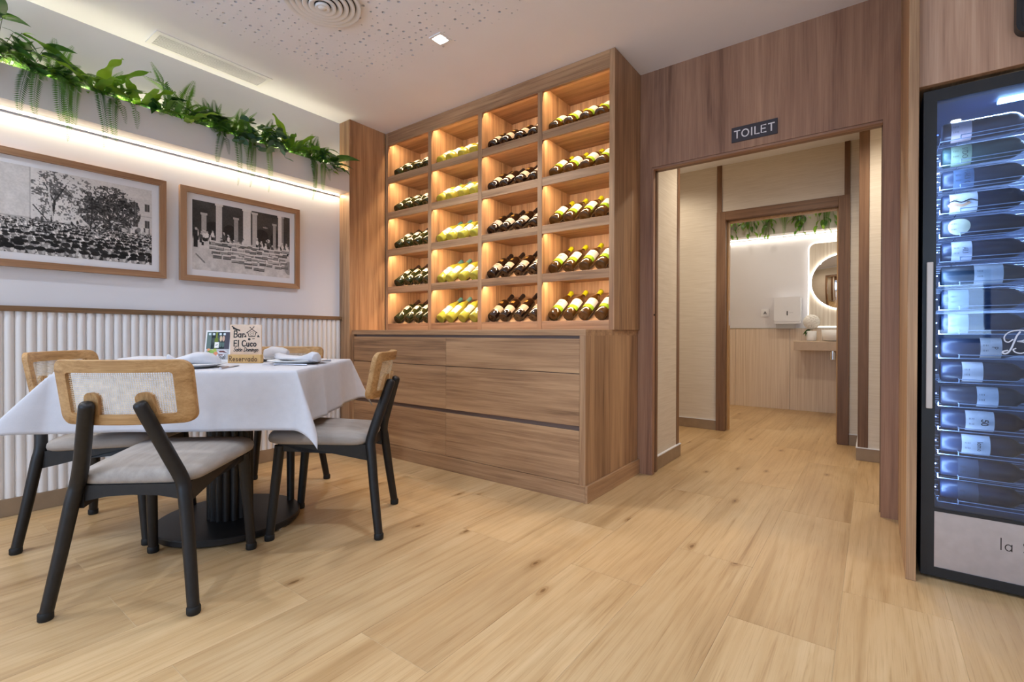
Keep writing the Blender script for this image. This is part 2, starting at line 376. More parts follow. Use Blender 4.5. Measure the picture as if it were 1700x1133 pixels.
    ln(m, hs.outputs[0], B.inputs['Base Color']); bump(m, fine, 0.06, 0.001); return m
FLOORM = floor_mat()
GROUT = speckle('floor_grout', S(196, 172, 136), 0.8, 0.05, 10)
def attr_mat(name, rough=0.35):
    m = mat(name, rough=rough, spec=0.3); a = nd(m, 'ShaderNodeAttribute'); a.attribute_name = 'Col'
    ln(m, a.outputs['Color'], m.node_tree.nodes['Principled BSDF'].inputs['Base Color']); return m
PRINT = attr_mat('printed_sheet')

# ================================================================ SETTING
XL, YB, ZC = -3.40, 2.99, 2.56
def structure(name, mb, m, parent=None, smooth=False):
    o = mb.build(name, m, parent, smooth); o['kind'] = 'structure'; return o
# floor: a bed of grout with every plank tile laid on it
fl = structure('floor', MB().box(-3.6, 3.2, -3.2, 6.75, -0.06, -0.0010), GROUT)
PW, PL = 0.2865, 1.155
tile = MB().box(-PW/2+0.0006, PW/2-0.0006, -PL/2+0.0008, PL/2-0.0008, -0.0035, 0.0, 0.0005).mesh('plank', FLOORM)
for i in range(-13, 12):
    xc = -0.083+PW*(i+0.5)
    off = 1.65 if i % 2 else 2.045
    for k in range(-5, 5):
        y0 = off+PL*k
        if y0 > 6.6 or y0+PL < -3.1 or xc < -3.6 or xc > 3.2: continue
        x0, x1, ya, yb = xc-PW/2, xc+PW/2, y0, y0+PL
        if yb > 6.6 or ya < -3.1 or x0 < -3.4:
            t = MB().box(max(x0, -3.4)-xc+0.0008, PW/2-0.0008, max(ya, -3.1)-(y0+PL/2)+0.001, min(yb, 6.6)-(y0+PL/2)-0.001, -0.0035, 0.0, 0.0012).mesh('plank', FLOORM)
        else: t = tile
        inst('plank', t, fl, (xc, y0+PL/2, 0))

# ceiling with a perforated acoustic field let into it
PX0, PX1, PY0, PY1 = -2.86, 1.6, -0.9, 2.03
c = MB()
c.box(-3.5, PX0, -3.2, YB+0.11, ZC, ZC+0.08); c.box(PX1, 3.2, -3.2, YB+0.11, ZC, ZC+0.08)
c.box(PX0, PX1, PY1, YB+0.11, ZC, ZC+0.08); c.box(PX0, PX1, -3.2, PY0, ZC, ZC+0.08); c.box(PX0, PX1, PY0, PY1, ZC+0.02, ZC+0.08)
ce = structure('ceiling', c, CEIL)
p = MB(); q = 0.044; nx = int((PX1-PX0)/q); ny = int((PY1-PY0)/q); qx = (PX1-PX0)/nx; qy = (PY1-PY0)/ny
rnd = random.Random(3); corner_a = [math.radians(a) for a in (0, 45, 90, 135, 180, 225, 270, 315)]
for i in range(nx):
    for j in range(ny):
        x0, y0 = PX0+i*qx, PY0+j*qy; cx, cy = x0+qx/2, y0+qy/2
        rr = rnd.choice((0.0, 0.0, 0.003, 0.0035, 0.0045, 0.0065, 0.0085))
        edge = i in (0, nx-1) or j in (0, ny-1)
        if rr == 0 or (edge and rnd.random() < 0.5) or (cx > -0.7):
            p.add([(x0, y0, ZC), (x0+qx, y0, ZC), (x0+qx, y0+qy, ZC), (x0, y0+qy, ZC)], [(0, 3, 2, 1)]); continue
        jx, jy = rnd.uniform(-.007, .007), rnd.uniform(-.007, .007)
        V = []
        for a in corner_a:
            s = max(abs(math.cos(a)), abs(math.sin(a))); V.append((cx+qx/2*math.cos(a)/s, cy+qy/2*math.sin(a)/s, ZC))
        V += [(cx+jx+rr*math.cos(a), cy+jy+rr*math.sin(a), ZC) for a in corner_a]
        V += [(cx+jx+rr*math.cos(a), cy+jy+rr*math.sin(a), ZC+0.012) for a in corner_a]
        p.add(V, [(k, (k+1) % 8, 8+(k+1) % 8, 8+k) for k in range(8)]+[(8+k, 8+(k+1) % 8, 16+(k+1) % 8, 16+k) for k in range(8)], 0)
        p.add(V[16:24], [tuple(range(8))], 1)
pp = p.build('perforated_panel', [CEIL, FELT], ce); pp['kind'] = 'stuff'

# wall with the pictures: plaster above, fluted panelling below
wl = structure('wall_left', MB().box(XL-0.12, XL, -3.2, 3.1, 0, ZC), WHITE)
fp = 0.0386; nfl = int(3.6/fp); prof = []
flute = MB(); na = 8; ra = fp/2
ring_ = [(-fp/2, 0.0)]+[(-fp/2+fp*k/na, 0.003+0.012*math.sin(PI*k/na)**0.8) for k in range(1, na)]+[(fp/2, 0.0)]
flute.prism(ring_, lambda u, v, d: (v, u, d), 0.088, 1.003)
fme = flute.mesh('flute', FLUTE, 'auto')
for k in range(nfl):
    inst('flute', fme, wl, (-3.389, 2.236-fp*k, 0))
structure('trim_1', MB().box(XL, -3.366, -1.4, 2.258, 1.003, 1.030, 0.002), wood('dado_oak', 1, (S(104, 80, 56), S(130, 100, 72), S(146, 114, 84), S(160, 128, 96))))
structure('baseboard_left', MB().box(XL, -3.375, -3.1, 2.258, 0, 0.088, 0.002), BASEW)
structure('trim_2', MB().box(XL, -3.389, -1.4, 2.258, 0.088, 1.003), FLUTE)

# far wall of the dining room: timber panelling with the sliding door opening
OX0, OX1, OZ = -1.135, 0.030, 1.953
wb = structure('wall_back', MB().box(-3.5, -1.30, YB, YB+0.11, 0, ZC), WHITE)
t = MB().box(-1.30, OX0, YB, YB+0.04, 0, OZ).box(OX1, 0.097, YB, YB+0.04, 0, OZ).box(-1.30, 0.097, YB, YB+0.04, OZ, ZC); t.build('panel', TZ, wb)
# inner halves of the pocket-door jambs and header, with the dark slot between
t = MB(); t.box(-1.21, OX0+0.006, YB+0.075, YB+0.11, 0, OZ-0.002, 0.0015); t.build('jamb_liner', DZ, wb)
t = MB(); t.box(OX1-0.004, 0.097, YB+0.075, YB+0.11, 0, OZ-0.002, 0.0015); t.build('jamb_liner', DZ, wb)
t = MB(); t.box(-1.21, 0.097, YB+0.075, YB+0.11, OZ-0.002, ZC, 0.0015); t.build('jamb_liner', DX, wb)
t = MB(); t.box(-1.21, OX0-0.045, YB+0.04, YB+0.075, 0, OZ+0.07); t.box(OX1+0.018, 0.097, YB+0.04, YB+0.075, 0, OZ+0.07); t.box(-1.21, 0.097, YB+0.04, YB+0.075, OZ+0.07, ZC)
t.build('door_slot', DARK, wb)
# thin casing lip round the opening
t = MB(); t.box(OX0, OX0+0.012, YB+0.002, YB+0.04, 0, OZ-0.012, 0.001); t.build('casing_lip', TZ, wb)
t = MB(); t.box(OX0, OX1, YB+0.002, YB+0.04, OZ-0.014, OZ-0.001, 0.001); t.build('casing_lip', TX, wb)
lk = MB(); lk.lathe([(0.001, 0), (0.006, 0.0), (0.006, 0.004), (0.001, 0.004)], 12); lk.xf(Matrix.Translation((OX0+0.0125, YB+0.02, 1.02)) @ Matrix.Rotation(PI/2, 4, 'Y'))
lk.build('latch_hole', DARK, wb)

# upright panel beside the fridge and the panelling above it
structure('trim_3', MB().box(0.097, 0.127, 2.288, YB+0.04, 0, ZC, 0.0015), WZ)
wf = structure('wall_front', MB().box(0.127, 3.2, YB, YB+0.1, 0, ZC), WHITE)
OVW = wood('overfridge_panel', 2, (S(140, 104, 84), S(172, 134, 110), S(188, 150, 124), S(204, 168, 142)), band=0.8)
t = MB(); t.box(0.128, 0.80, 2.335, 2.36, 1.812, ZC, 0.0015); t.build('panel', OVW, wf)
t = MB(); t.box(0.80, 1.6, 2.335, 2.36, 1.812, ZC, 0.0015); t.build('panel', OVW, wf)
t = MB(); t.box(0.127, 1.6, 2.36, YB, 1.812, 1.835); t.build('alcove_top', WY, wf)
structure('trim_4', MB().box(0.80, 0.83, 2.288, YB, 0, 1.812, 0.0015), WZ)
t = MB(); t.box(0.83, 1.6, 2.335, 2.36, 0, 1.81, 0.0015); t.build('panel', WZ, wf)
structure('wall_right', MB().box(3.1, 3.2, -3.2, YB, 0, ZC), WHITE)
# shop front behind the camera
wr = MB(); WN = [(-3.0, 0.3, 0.2, 2.4), (0.62, 1.07, 0.8, 1.65), (1.5, 2.8, 0.2, 2.4)]
wr.box(-3.5, 3.2, -3.1, -3.0, 2.4, ZC); wr.box(-3.5, 3.2, -3.1, -3.0, 0, 0.2)
for a, b in ((-3.5, -3.0), (0.3, 0.62), (1.07, 1.5), (2.8, 3.2)): wr.box(a, b, -3.1, -3.0, 0.2, 2.4)
wr.box(0.62, 1.07, -3.1, -3.0, 0.2, 0.8); wr.box(0.62, 1.07, -3.1, -3.0, 1.65, 2.4)
structure('wall_rear', wr, WHITE)
for i, (a, b, z0, z1) in enumerate(WN):
    w = MB().ring([(a, z0), (b, z0), (b, z1), (a, z1)], [(a+.05, z0+.05), (b-.05, z0+.05), (b-.05, z1-.05), (a+.05, z1-.05)], XZ, -3.09, -3.01)
    wo = structure('window_%d' % (i+1), w, BLACKM)
    MB().box(a+.05, b-.05, -3.055, -3.045, z0+.05, z1-.05).build('pane', PANE, wo)

# corridor behind the opening
CZ = 2.462
structure('wall_corridor_left', MB().box(-1.30, -1.15, YB+0.11, 3.585, 0, CZ), PAPER)
structure('trim_5', MB().box(-1.305, -1.146, 3.535, 3.589, 0.09, CZ, 0.002), DZ)
structure('baseboard_corridor_left', MB().box(-1.305, -1.137, YB+0.112, 3.60, 0, 0.088, 0.002), BASEW)
structure('trim_6', MB().box(-1.306, -1.134, YB+0.112, 3.603, 0.088, 0.094), WHITE)
structure('wall_recess', MB().box(-2.2, -1.95, 3.1, 4.9, 0, CZ), PAPER)
structure('wall_recess_front', MB().box(-2.2, -1.30, YB+0.11, 3.4, 0, CZ), PAPER)
FY = 4.77; D0, D1, DZt = -1.10, -0.237, 1.948
w = MB(); w.box(-2.2, D0-0.02, FY, FY+0.1, 0, CZ); w.box(D1+0.02, 0.6, FY, FY+0.1, 0, CZ); w.box(D0-0.02, D1+0.02, FY, FY+0.1, DZt+0.02, CZ)
wfar = structure('wall_corridor_far', w, PAPER)
structure('baseboard_far', MB().box(-2.0, D0-0.078, FY-0.012, FY, 0, 0.088, 0.002).box(D1+0.078, 0.0, FY-0.012, FY, 0, 0.088, 0.002), BASEW)
structure('trim_7', MB().box(-2.0, D0-0.078, FY-0.014, FY, 0.088, 0.094).box(D1+0.078, 0.0, FY-0.014, FY, 0.088, 0.094), WHITE)
structure('trim_8', MB().box(D0-0.078, D0-0.035, FY-0.012, FY, DZt+0.08, CZ, 0.002), DZ)
structure('trim_9', MB().box(D1+0.04, D1+0.078, FY-0.012, FY, DZt+0.08, CZ, 0.002), DZ)
d = thing('door_1', (D0, FY, 0), None, None); d['kind'] = 'structure'
MB().box(D0-0.078, D0, FY-0.02, FY+0.12, 0, DZt+0.08, 0.002).build('door_post', DZ, d, world=True)
MB().box(D1, D1+0.078, FY-0.02, FY+0.12, 0, DZt+0.08, 0.002).build('door_post', DZ, d, world=True)
MB().box(D0, D1, FY-0.02, FY+0.12, DZt, DZt+0.08, 0.002).build('door_head', DX, d, world=True)
MB().box(D0, D0+0.012, FY+0.05, FY+0.12, 0, DZt, 0.001).box(D1-0.012, D1, FY+0.05, FY+0.12, 0, DZt, 0.001).box(D0, D1, FY+0.05, FY+0.12, DZt-0.012, DZt, 0.001).build('door_stop', OKZ, d, world=True)
MB().box(D0+0.012, D0+0.014, FY+0.07, FY+0.10, 0.98, 1.12).build('strike_plate', STEEL, d, world=True)
structure('wall_corridor_right', MB().box(-0.085, 0.6, 4.25, FY, 0, CZ), PAPER)
structure('wall_corridor_side', MB().box(0.40, 0.6, YB+0.11, 4.25, 0, CZ), PAPER)
structure('trim_10', MB().box(-0.090, -0.030, 4.245, 4.30, 0.094, CZ, 0.002), DZ)
structure('baseboard_right', MB().box(-0.099, 0.40, 4.236, 4.25, 0, 0.088, 0.002).box(-0.099, -0.085, 4.25, FY-0.014, 0, 0.088, 0.002), BASEW)
structure('trim_11', MB().box(-0.101, 0.40, 4.234, 4.25, 0.088, 0.094).box(-0.101, -0.085, 4.25, FY-0.014, 0.088, 0.094), WHITE)
structure('ceiling_corridor', MB().box(-2.2, 0.6, YB+0.11, FY+0.1, CZ, CZ+0.05), CEIL)
for lx, ly, pw in ((-1.6, 4.25, 24), (-0.55, 3.75, 44), (0.15, 3.7, 24)):
    spot('corridor_lamp', (lx, ly, CZ-0.02), pw, (1.0, 0.88, 0.70), 150, 0.6, 0.05)
# washroom
BY = 6.6
wba = structure('wall_washroom', MB().box(-2.2, 0.9, BY, BY+0.1, 0, 2.5), WHITE)
for i in range(5):
    MB().box(-2.0+0.6*i+0.0015, -2.0+0.6*(i+1)-0.0015, BY-0.012, BY, 0.0, 0.965, 0.001).build('tile', RIBTILE, wba)
structure('trim_12', MB().box(-2.0, 0.8, BY-0.016, BY, 0.965, 0.972), mat('trim_metal', S(190, 176, 150), 0.35, 0.6))
structure('wall_washroom_left', MB().box(-2.2, -1.98, FY+0.1, BY, 0, 2.5), RIBTILE)
structure('wall_washroom_right', MB().box(0.75, 0.9, FY+0.1, BY, 0, 2.5), WHITE)
structure('ceiling_washroom', MB().box(-2.2, 0.9, FY+0.1, BY+0.1, 2.5, 2.55), CEIL)
spot('washroom_lamp', (-1.2, 5.7, 2.48), 22, (1.0, 0.88, 0.72), 150, 0.6, 0.05)
spot('washroom_lamp', (-0.2, 5.7, 2.48), 22, (1.0, 0.88, 0.72), 150, 0.6, 0.05)
# ================================================================ WALL OF WINE
# drawer cabinet
CX0, CX1, CYF, CTOP = -3.268, -1.219, 2.28, 0.922
cab = thing('drawer_cabinet', ((CX0+CX1)/2, 2.6, 0), 'long low walnut cabinet with six handleless drawers beneath the wine rack', 'cabinet')
MB().box(CX0-0.012, CX1-0.001, CYF-0.002, YB-.004, 0, 0.092).build('plinth', WX, cab, world=True)
MB().box(CX1-0.0005, CX1+0.014, CYF-0.002, YB-.004, 0, 0.092, 0.001).build('plinth', WY, cab, world=True)
MB().box(CX0, CX1, CYF, YB-.004, CTOP-0.033, CTOP, 0.001).build('countertop', WX, cab, world=True)
MB().box(CX1-0.036, CX1, CYF, YB-.004, 0.092, CTOP-0.033, 0.001).build('side_panel', WZ, cab, world=True)
MB().box(CX0, CX0+0.022, CYF, YB-.004, 0.092, CTOP-0.033, 0.001).build('side_panel', WZ, cab, world=True)
MB().box(CX0+0.022, CX1-0.036, CYF+0.026, CYF+0.031, 0.092, CTOP-0.033).build('carcass_back', mat('channel_brown', S(128, 106, 96), 0.6), cab, world=True)
SX = -2.25
for zi, (z0, z1) in enumerate(((0.686, 0.872), (0.403, 0.682), (0.094, 0.377))):
    for a, b in ((CX0+0.0235, SX-0.001), (SX+0.001, CX1-0.0385)):
        MB().box(a, b, CYF+0.003, CYF+0.023, z0, z1, 0.001).build('drawer', WX, cab, world=True)
# tall filler panel between the plaster wall and the cabinet
structure('trim_13', MB().box(XL, -3.268, 2.258, 2.60, 0, ZC, 0.001), WZ)

# rack
RX0, RX1, RYF, RYB = -3.268, -1.208, 2.604, 2.975
rack = thing('wine_rack', ((RX0+RX1)/2, 2.8, CTOP), 'tall walnut wine rack of twenty lit bays standing on the drawer cabinet', 'rack')
DIV = [(-3.268, -3.237), (-2.760, -2.723), (-2.252, -2.217), (-1.745, -1.710), (-1.242, -1.208)]
ZS = [0.979, 1.283, 1.593, 1.900, 2.196]   # tops of the five front lips
for i, (a, b) in enumerate(DIV):
    MB().box(a, b, RYF, RYB, CTOP, 2.4518 if 0 < i < 4 else ZC-0.001, 0.001).box(a+.001, b-.001, RYF+.0235, RYB, 2.4518, 2.492).build('side_panel' if i in (0, 4) else 'divider', WZ, rack, world=True)
MB().box(-1.2415, -1.208, RYB-0.001, YB-.004, CTOP, ZC-0.001).build('side_panel', WZ, rack, world=True)
MB().box(-3.237, -1.242, RYF, RYF+0.022, 2.452, ZC-0.001, 0.001).build('top_fascia', WX, rack, world=True)
MB().box(-3.237, -1.242, RYF+0.022, RYB, 2.492, 2.51).build('top_board', WX, rack, world=True)
lip = {}; CT, ST = math.cos(math.radians(35)), math.sin(math.radians(35))
for c_ in range(4):
    x0, x1 = DIV[c_][1], DIV[c_+1][0]
    MB().box(x0, x1, RYB-0.012, RYB, CTOP, 2.492).build('back_panel', WZ, rack, world=True)
    for r_ in range(5):
        zt = ZS[r_]; zb = CTOP if r_ == 0 else zt-0.055
        MB().box(x0+0.0005, x1-0.0005, RYF+0.001, RYF+0.021, zb+0.0005, zt, 0.001).build('shelf_lip', WX, rack, world=True)
        MB().box(x0+0.0005, x1-0.0005, RYF+0.021, RYB-0.012, zb+0.026, zb+0.036).build('shelf', WX, rack, world=True)
        # board the bottles lie on, rising to the back
        y0, z0 = 2.66+0.038*ST-0.06, zt+0.028-0.038*CT-0.06*ST/CT
        L_ = (RYB-0.012-y0)
        bd = MB(); V = []
        for y, z in ((2.680, zt+0.028-0.038/CT+(2.68-2.66)*ST/CT), (RYB-0.013, zt+0.028-0.038/CT+(RYB-0.013-2.66)*ST/CT)):
            for d_ in (0, -0.014): V += [(x0+0.001, y, z+d_), (x1-0.001, y, z+d_)]
        bd.add(V, [(0, 1, 5, 4), (2, 6, 7, 3), (0, 2, 3, 1), (4, 5, 7, 6), (0, 4, 6, 2), (1, 3, 7, 5)]); bd.build('sloped_board', WX, rack, world=True)
        # warm tape light tucked behind the lip above
        ztop = (ZS[r_+1]-0.055) if r_ < 4 else 2.462
        MB().box(x0+0.01, x1-0.01, RYF+0.0225, RYF+0.030, ztop+0.019, ztop+0.024).build('led_tape', LEDM, rack, world=True)
        area('rack_led', ((x0+x1)/2, RYF+0.030, ztop+0.014), (0, 0.42, -1), x1-x0-0.03, 0.008, P_RACK, (1.0, 0.70, 0.40))

# bottles: one of each kind, then copies
def bottle_profile(kind):
    R = 0.0372
    if kind == 'slope':   # sloping shoulders
        return [(0.0, 0.006), (0.018, 0.003), (R-0.005, 0.0), (R, 0.005), (R, 0.165), (R-0.004, 0.185), (0.026, 0.208), (0.0175, 0.228), (0.0145, 0.25), (0.0142, 0.285), (0.0158, 0.287), (0.0158, 0.298), (0.0, 0.300)]
    return [(0.0, 0.006), (0.018, 0.003), (R-0.005, 0.0), (R, 0.005), (R, 0.182), (R-0.003, 0.196), (0.028, 0.207), (0.018, 0.216), (0.0148, 0.228), (0.0142, 0.285), (0.0158, 0.287), (0.0158, 0.298), (0.0, 0.300)]
def patch(prof, r_add, z0, z1, a0, a1, n=14, m=3):
    """a strip of paper that follows the glass between heights z0..z1"""
    b = MB(); pr = []
    for k in range(m+1):
        z = z0+(z1-z0)*k/m
        for (ra, za), (rb, zb) in zip(prof, prof[1:]):
            if za <= z <= zb and zb > za: r = ra+(rb-ra)*(z-za)/(zb-za)
        pr.append((r+r_add, z))
    return b.lathe(pr, n, a0=a0, a1=a1)
G_OLIVE = mat('olive_glass', S(40, 44, 20), 0.10, spec=0.5, coat=0.2); G_BROWN = mat('brown_glass', S(30, 18, 12), 0.08, spec=0.6, coat=0.5)
G_AMBER = mat('amber_glass', S(74, 48, 16), 0.07, spec=0.6, coat=0.5)
def wine_glass():
    m = mat('pale_wine_in_clear_glass', S(226, 220, 84), 0.04, trans=0.45, ior=1.36, coat=0.6); return m
G_CLEAR = wine_glass()
P_CREAM = speckle('cream_label_and_glint', S(204, 198, 186), 0.6, 0.03, 40); P_GREY = speckle('stone_label', S(172, 158, 142), 0.6, 0.05, 40)
P_WHITE = speckle('white_label', S(200, 202, 202), 0.55, 0.02, 40); P_LIME = mat('lime_label', S(138, 180, 36), 0.5)
C_LIME = mat('lime_capsule', S(214, 212, 30), 0.4); C_TEAL = mat('teal_capsule', S(96, 150, 146), 0.4); C_DARK = mat('dark_capsule', S(36, 26, 24), 0.4)
C_MAROON = mat('maroon_capsule', S(58, 36, 30), 0.4); P_GOLD = mat('gold_print', S(176, 140, 70), 0.4, 0.6); P_INK2 = mat('grey_print', S(130, 130, 132), 0.6)
A0, A1 = -PI/2-1.35, -PI/2+1.35
def make_bottle(kind):
    sp = {'olive': ('round', G_OLIVE, C_MAROON), 'clear': ('slope', G_CLEAR, C_TEAL), 'brown': ('round', G_BROWN, C_DARK), 'amber': ('slope', G_AMBER, C_LIME)}[kind]
    pr = bottle_profile(sp[0]); t = thing('wine_bottle', (0, 0, 0), 'x', 'bottle')
    MB().lathe(pr, 20).build('glass', sp[1], t, True)
    cz = 0.236 if sp[0] == 'round' else 0.245
    cap = [(r+0.0007, z) for r, z in pr if z >= 0.25 and r > 0]; cap = [(0.0152, cz)]+cap+[(0.0, 0.3008)]
    MB().lathe(cap, 16).build('capsule', sp[2], t, True)
    h = lambda a0, a1, z0, z1, m_, nm='label', add=0.0006: patch(pr, add, z0, z1, a0, a1, 12, 2).build(nm, m_, t, True)
    if kind == 'olive':
        h(-PI/2-0.75, -PI/2+0.75, 0.118, 0.160, P_CREAM); h(A0, A1, 0.166, 0.170, P_CREAM, 'label_and_glint_strip')
        # LED highlight on the glass near the base, modelled as two slanting cream ribbons
        for s in (-1, 1):
            b = MB(); V = []
            for k in range(7):
                a = -PI/2+s*(0.08+0.62*k/6); z = 0.108-0.075*k/6
                V += [(0.0380*math.cos(a), 0.0380*math.sin(a), z), (0.0380*math.cos(a), 0.0380*math.sin(a), z-0.010)]
            b.add(V, [(2*k, 2*k+1, 2*k+3, 2*k+2) for k in range(6)]); b.build('label_and_glint_strip', P_CREAM, t, True)
    elif kind == 'clear':
        l = h(A0, A1, 0.062, 0.142, P_WHITE); h(-PI/2-0.35, -PI/2+0.35, 0.096, 0.108, P_INK2, 'label_print', 0.001)
    elif kind == 'brown':
        l = h(A0, A1, 0.060, 0.112, P_GREY); h(-PI/2-0.3, -PI/2+0.3, 0.084, 0.090, P_INK2, 'label_print', 0.001); h(-PI/2-0.35, -PI/2+0.35, 0.140, 0.166, P_GOLD, 'label_print', 0.0006)
    else:
        h(A0, A1, 0.088, 0.158, P_WHITE); h(A0, A1, 0.056, 0.088, P_LIME); h(-PI/2-0.35, -PI/2+0.35, 0.122, 0.128, P_INK2, 'label_print', 0.001); h(-PI/2-0.3, -PI/2+0.3, 0.107, 0.109, P_INK2, 'label_print', 0.001)
    return t
KINDS_ = ['olive', 'clear', 'brown', 'amber']
LOOK = {'olive': 'dark olive bottle with a slim cream label', 'clear': 'pale bottle with white label and teal capsule', 'brown': 'dark brown bottle with stone grey label', 'amber': 'amber bottle with lime and white label'}
GRP = {'olive': 'olive bottles in the rack', 'clear': 'pale wine bottles in the rack', 'brown': 'brown bottles in the rack', 'amber': 'lime labelled bottles in the rack'}
ROWN = ['lowest', 'second lowest', 'middle', 'second highest', 'highest']; ORD = ['first', 'second', 'third', 'fourth']
OFFS = {'olive': (0.050, 0.168, 0.283, 0.392), 'clear': (0.040, 0.140, 0.262, 0.375), 'brown': (0.044, 0.152, 0.275, 0.394), 'amber': (0.052, 0.163, 0.273, 0.383)}
rb = random.Random(11)
for c_, kd in enumerate(KINDS_):
    proto = make_bottle(kd); first = True
    for r_ in range(5):
        for k in range(4):
            o = proto if first else copy_tree(proto); first = False
            o.location = (DIV[c_][1]+OFFS[kd][k]+rb.uniform(-.004, .004), 2.660, ZS[r_]+0.0285)
            q = Matrix.Rotation(-math.radians(55), 4, 'X') @ Matrix.Rotation(rb.uniform(-.25, .25), 4, 'Z'); o.rotation_euler = q.to_euler()
            o['label'] = '%s, %s from photo wall, %s shelf' % (LOOK[kd], ORD[k], ROWN[r_]); o['group'] = GRP[kd]
# ================================================================ CHAIRS AND TABLE
def seat_bm():
    b = MB(); pts = []
    yb, yf, wb, wfr = 0.055, 0.487, 0.188, 0.226
    base = [(-wb, yb, .075), (wb, yb, .075), (wfr, yf, .085), (-wfr, yf, .085)]
    out = []
    for i in range(4):
        p0, p1, p2 = Vector(base[i-1][:2]), Vector(base[i][:2]), Vector(base[(i+1) % 4][:2]); r = base[i][2]
        d0, d1 = (p0-p1).normalized(), (p2-p1).normalized(); a, c_ = p1+d0*r, p1+d1*r
        for k in range(7):
            t = k/6; out.append((1-t)**2*a+2*t*(1-t)*p1+t*t*c_)
    # bow the long sides a little outwards
    cen = Vector((0, 0.275)); n = len(out); rows = []
    for sc, z in ((0.0, .0), (.94, .0), (.985, .006), (1.0, .018), (.992, .030), (.96, .041), (.88, .050), (.65, .058), (.35, .061), (0.0, .062)):
        rows.append([((cen+(p-cen)*sc).x, (cen+(p-cen)*sc).y, 0.400+z+0.022*((cen+(p-cen)*sc).y-0.06)/0.42) for p in out])
    for i, rw in enumerate(rows): b.v += rw
    for i in range(len(rows)-1):
        for k in range(n): b.f.append((i*n+k, i*n+(k+1) % n, (i+1)*n+(k+1) % n, (i+1)*n+k)); b.m.append(0)
    return b
BY0 = lambda u, v: -0.030+0.048*(u/0.205)**2+(0.81-v)*0.20
def plate(u, v, d): return (u, BY0(u, v)+d, v)
def dens(poly, step=0.025):
    out = []
    for (x0, y0), (x1, y1) in zip(poly, poly[1:]+poly[:1]):
        L = math.hypot(x1-x0, y1-y0); k = max(1, int(L/step))
        out += [(x0+(x1-x0)*i/k, y0+(y1-y0)*i/k) for i in range(k)]
    return out
def make_chair():
    t = thing('dining_chair', (0, 0, 0), 'x', 'chair', 'dining chairs round the table')
    seat_bm().build('seat', SEATF, t, True)
    # bent-wood frame of the back: matched outer and inner loops
    N = 14
    def loop(x, z0, z1, r): return rrect(-x, x, z0, z1, r, 5)
    def sub(L_):   # 4 corners x 6 points, long edges divided so that the sheet can bend
        out = []
        for i in range(len(L_)):
            a, c_ = L_[i], L_[(i+1) % len(L_)]; out.append(a)
            if i % 6 == 5:
                k = 12 if (i//6) % 2 == 0 else 4
                out += [(a[0]+(c_[0]-a[0])*j/k, a[1]+(c_[1]-a[1])*j/k) for j in range(1, k)]
        return out
    b = MB(); O1, O2, O3 = sub(loop(.206, .606, .815, .034)), sub(loop(.203, .609, .812, .032)), None
    I1 = sub(loop(.160, .640, .774, .010)); n = len(O1); T = .0115
    V = []
    for L_, d in ((I1, -T), (O2, -T), (O1, -T+.003), (O1, T-.003), (O2, T), (I1, T)): V += [plate(u, v, d) for u, v in L_]
    Fc = []
    for r_ in range(6):
        for k in range(n):
            a, c_ = r_*n, ((r_+1) % 6)*n; Fc.append((a+k, a+(k+1) % n, c_+(k+1) % n, c_+k))
    b.add(V, Fc); br = b.build('backrest', OKX, t, 'auto')
    # wooden cheeks that carry the back on the legs
    for s in (-1, 1):
        poly = []
        for k in range(13):
            a = PI*k/12; poly.append((s*(.078+.024*math.cos(a)), .690+.022*math.sin(a)))
        poly += [(s*.060, .636), (s*.112, .636)]
        MB().prism(dens(poly), plate, -T-.002, T-.004).build('back_cheek', OKZ, br)
    # cane: crossing strands with open cells
    cn = MB(); U0, U1, V0, V1 = -.1605, .1605, .6395, .7745; st = .0064; hw = .0012
    nu, nv = int((U1-U0)/st), int((V1-V0)/st)
    for i in range(nu+1):
        u = U0+(U1-U0)*i/nu; V = []
        for j in range(7): v = V0+(V1-V0)*j/6; V += [plate(u-hw, v, .0006), plate(u+hw, v, .0006)]
        cn.add(V, [(2*j, 2*j+1, 2*j+3, 2*j+2) for j in range(6)])
    for i in range(nv+1):
        v = V0+(V1-V0)*i/nv; V = []
        for j in range(19): u = U0+(U1-U0)*j/18; V += [plate(u, v-hw, -.0006), plate(u, v+hw, -.0006)]
        cn.add(V, [(2*j, 2*j+1, 2*j+3, 2*j+2) for j in range(18)])
    c_ = cn.build('cane_panel', CANE, t); c_['kind'] = 'stuff'
    def foot(lg, x, y): MB().lathe([(0, 0), (.0185, 0), (.0205, .004), (.0205, .022), (.0185, .026), (0, .026)], 14, (x, y, 0)).build('foot_cap', RUBBER, lg, 'auto')
    for s in (-1, 1):
        P = smooth_path([(s*.220, 0, .012), (s*.194, .024, .20), (s*.1725, .041, .355), (s*.160, .047, .415), (s*.132, .026, .50), (s*.080, -.026, .668)], 5)
        R = [.0180+.0040*min(1, i/12) for i in range(len(P))]; R[-4:] = [.0218, .0214, .0210, .0206]
        dq = (P[-1]-P[-2]).normalized()
        e_ = Vector(P[-1]); P += [e_+dq*q_ for q_ in (.007, .013, .0165, .018)]; R += [.0200, .0172, .0125, .006]
        lg = MB().tube(P, R, 12).build('leg', BLACKW, t, 'auto'); foot(lg, s*.220, 0)
    for s in (-1, 1):
        lg = MB().tube([(s*.193, .470, .012), (s*.186, .452, .20), (s*.178, .432, .408)], [.0175, .0195, .0215], 12).build('leg', BLACKW, t, 'auto'); foot(lg, s*.193, .470)
        q = MB(); poly = [(.052, .402), (.435, .421), (.435, .385), (.33, .378), (.20, .365), (.12, .345), (.052, .330)]
        q.prism(poly, lambda u, v, d: (d*s+s*(-.012 if u < .3 else 0.006), u, v), .158, .182); q.build('side_rail', BLACKW, t)
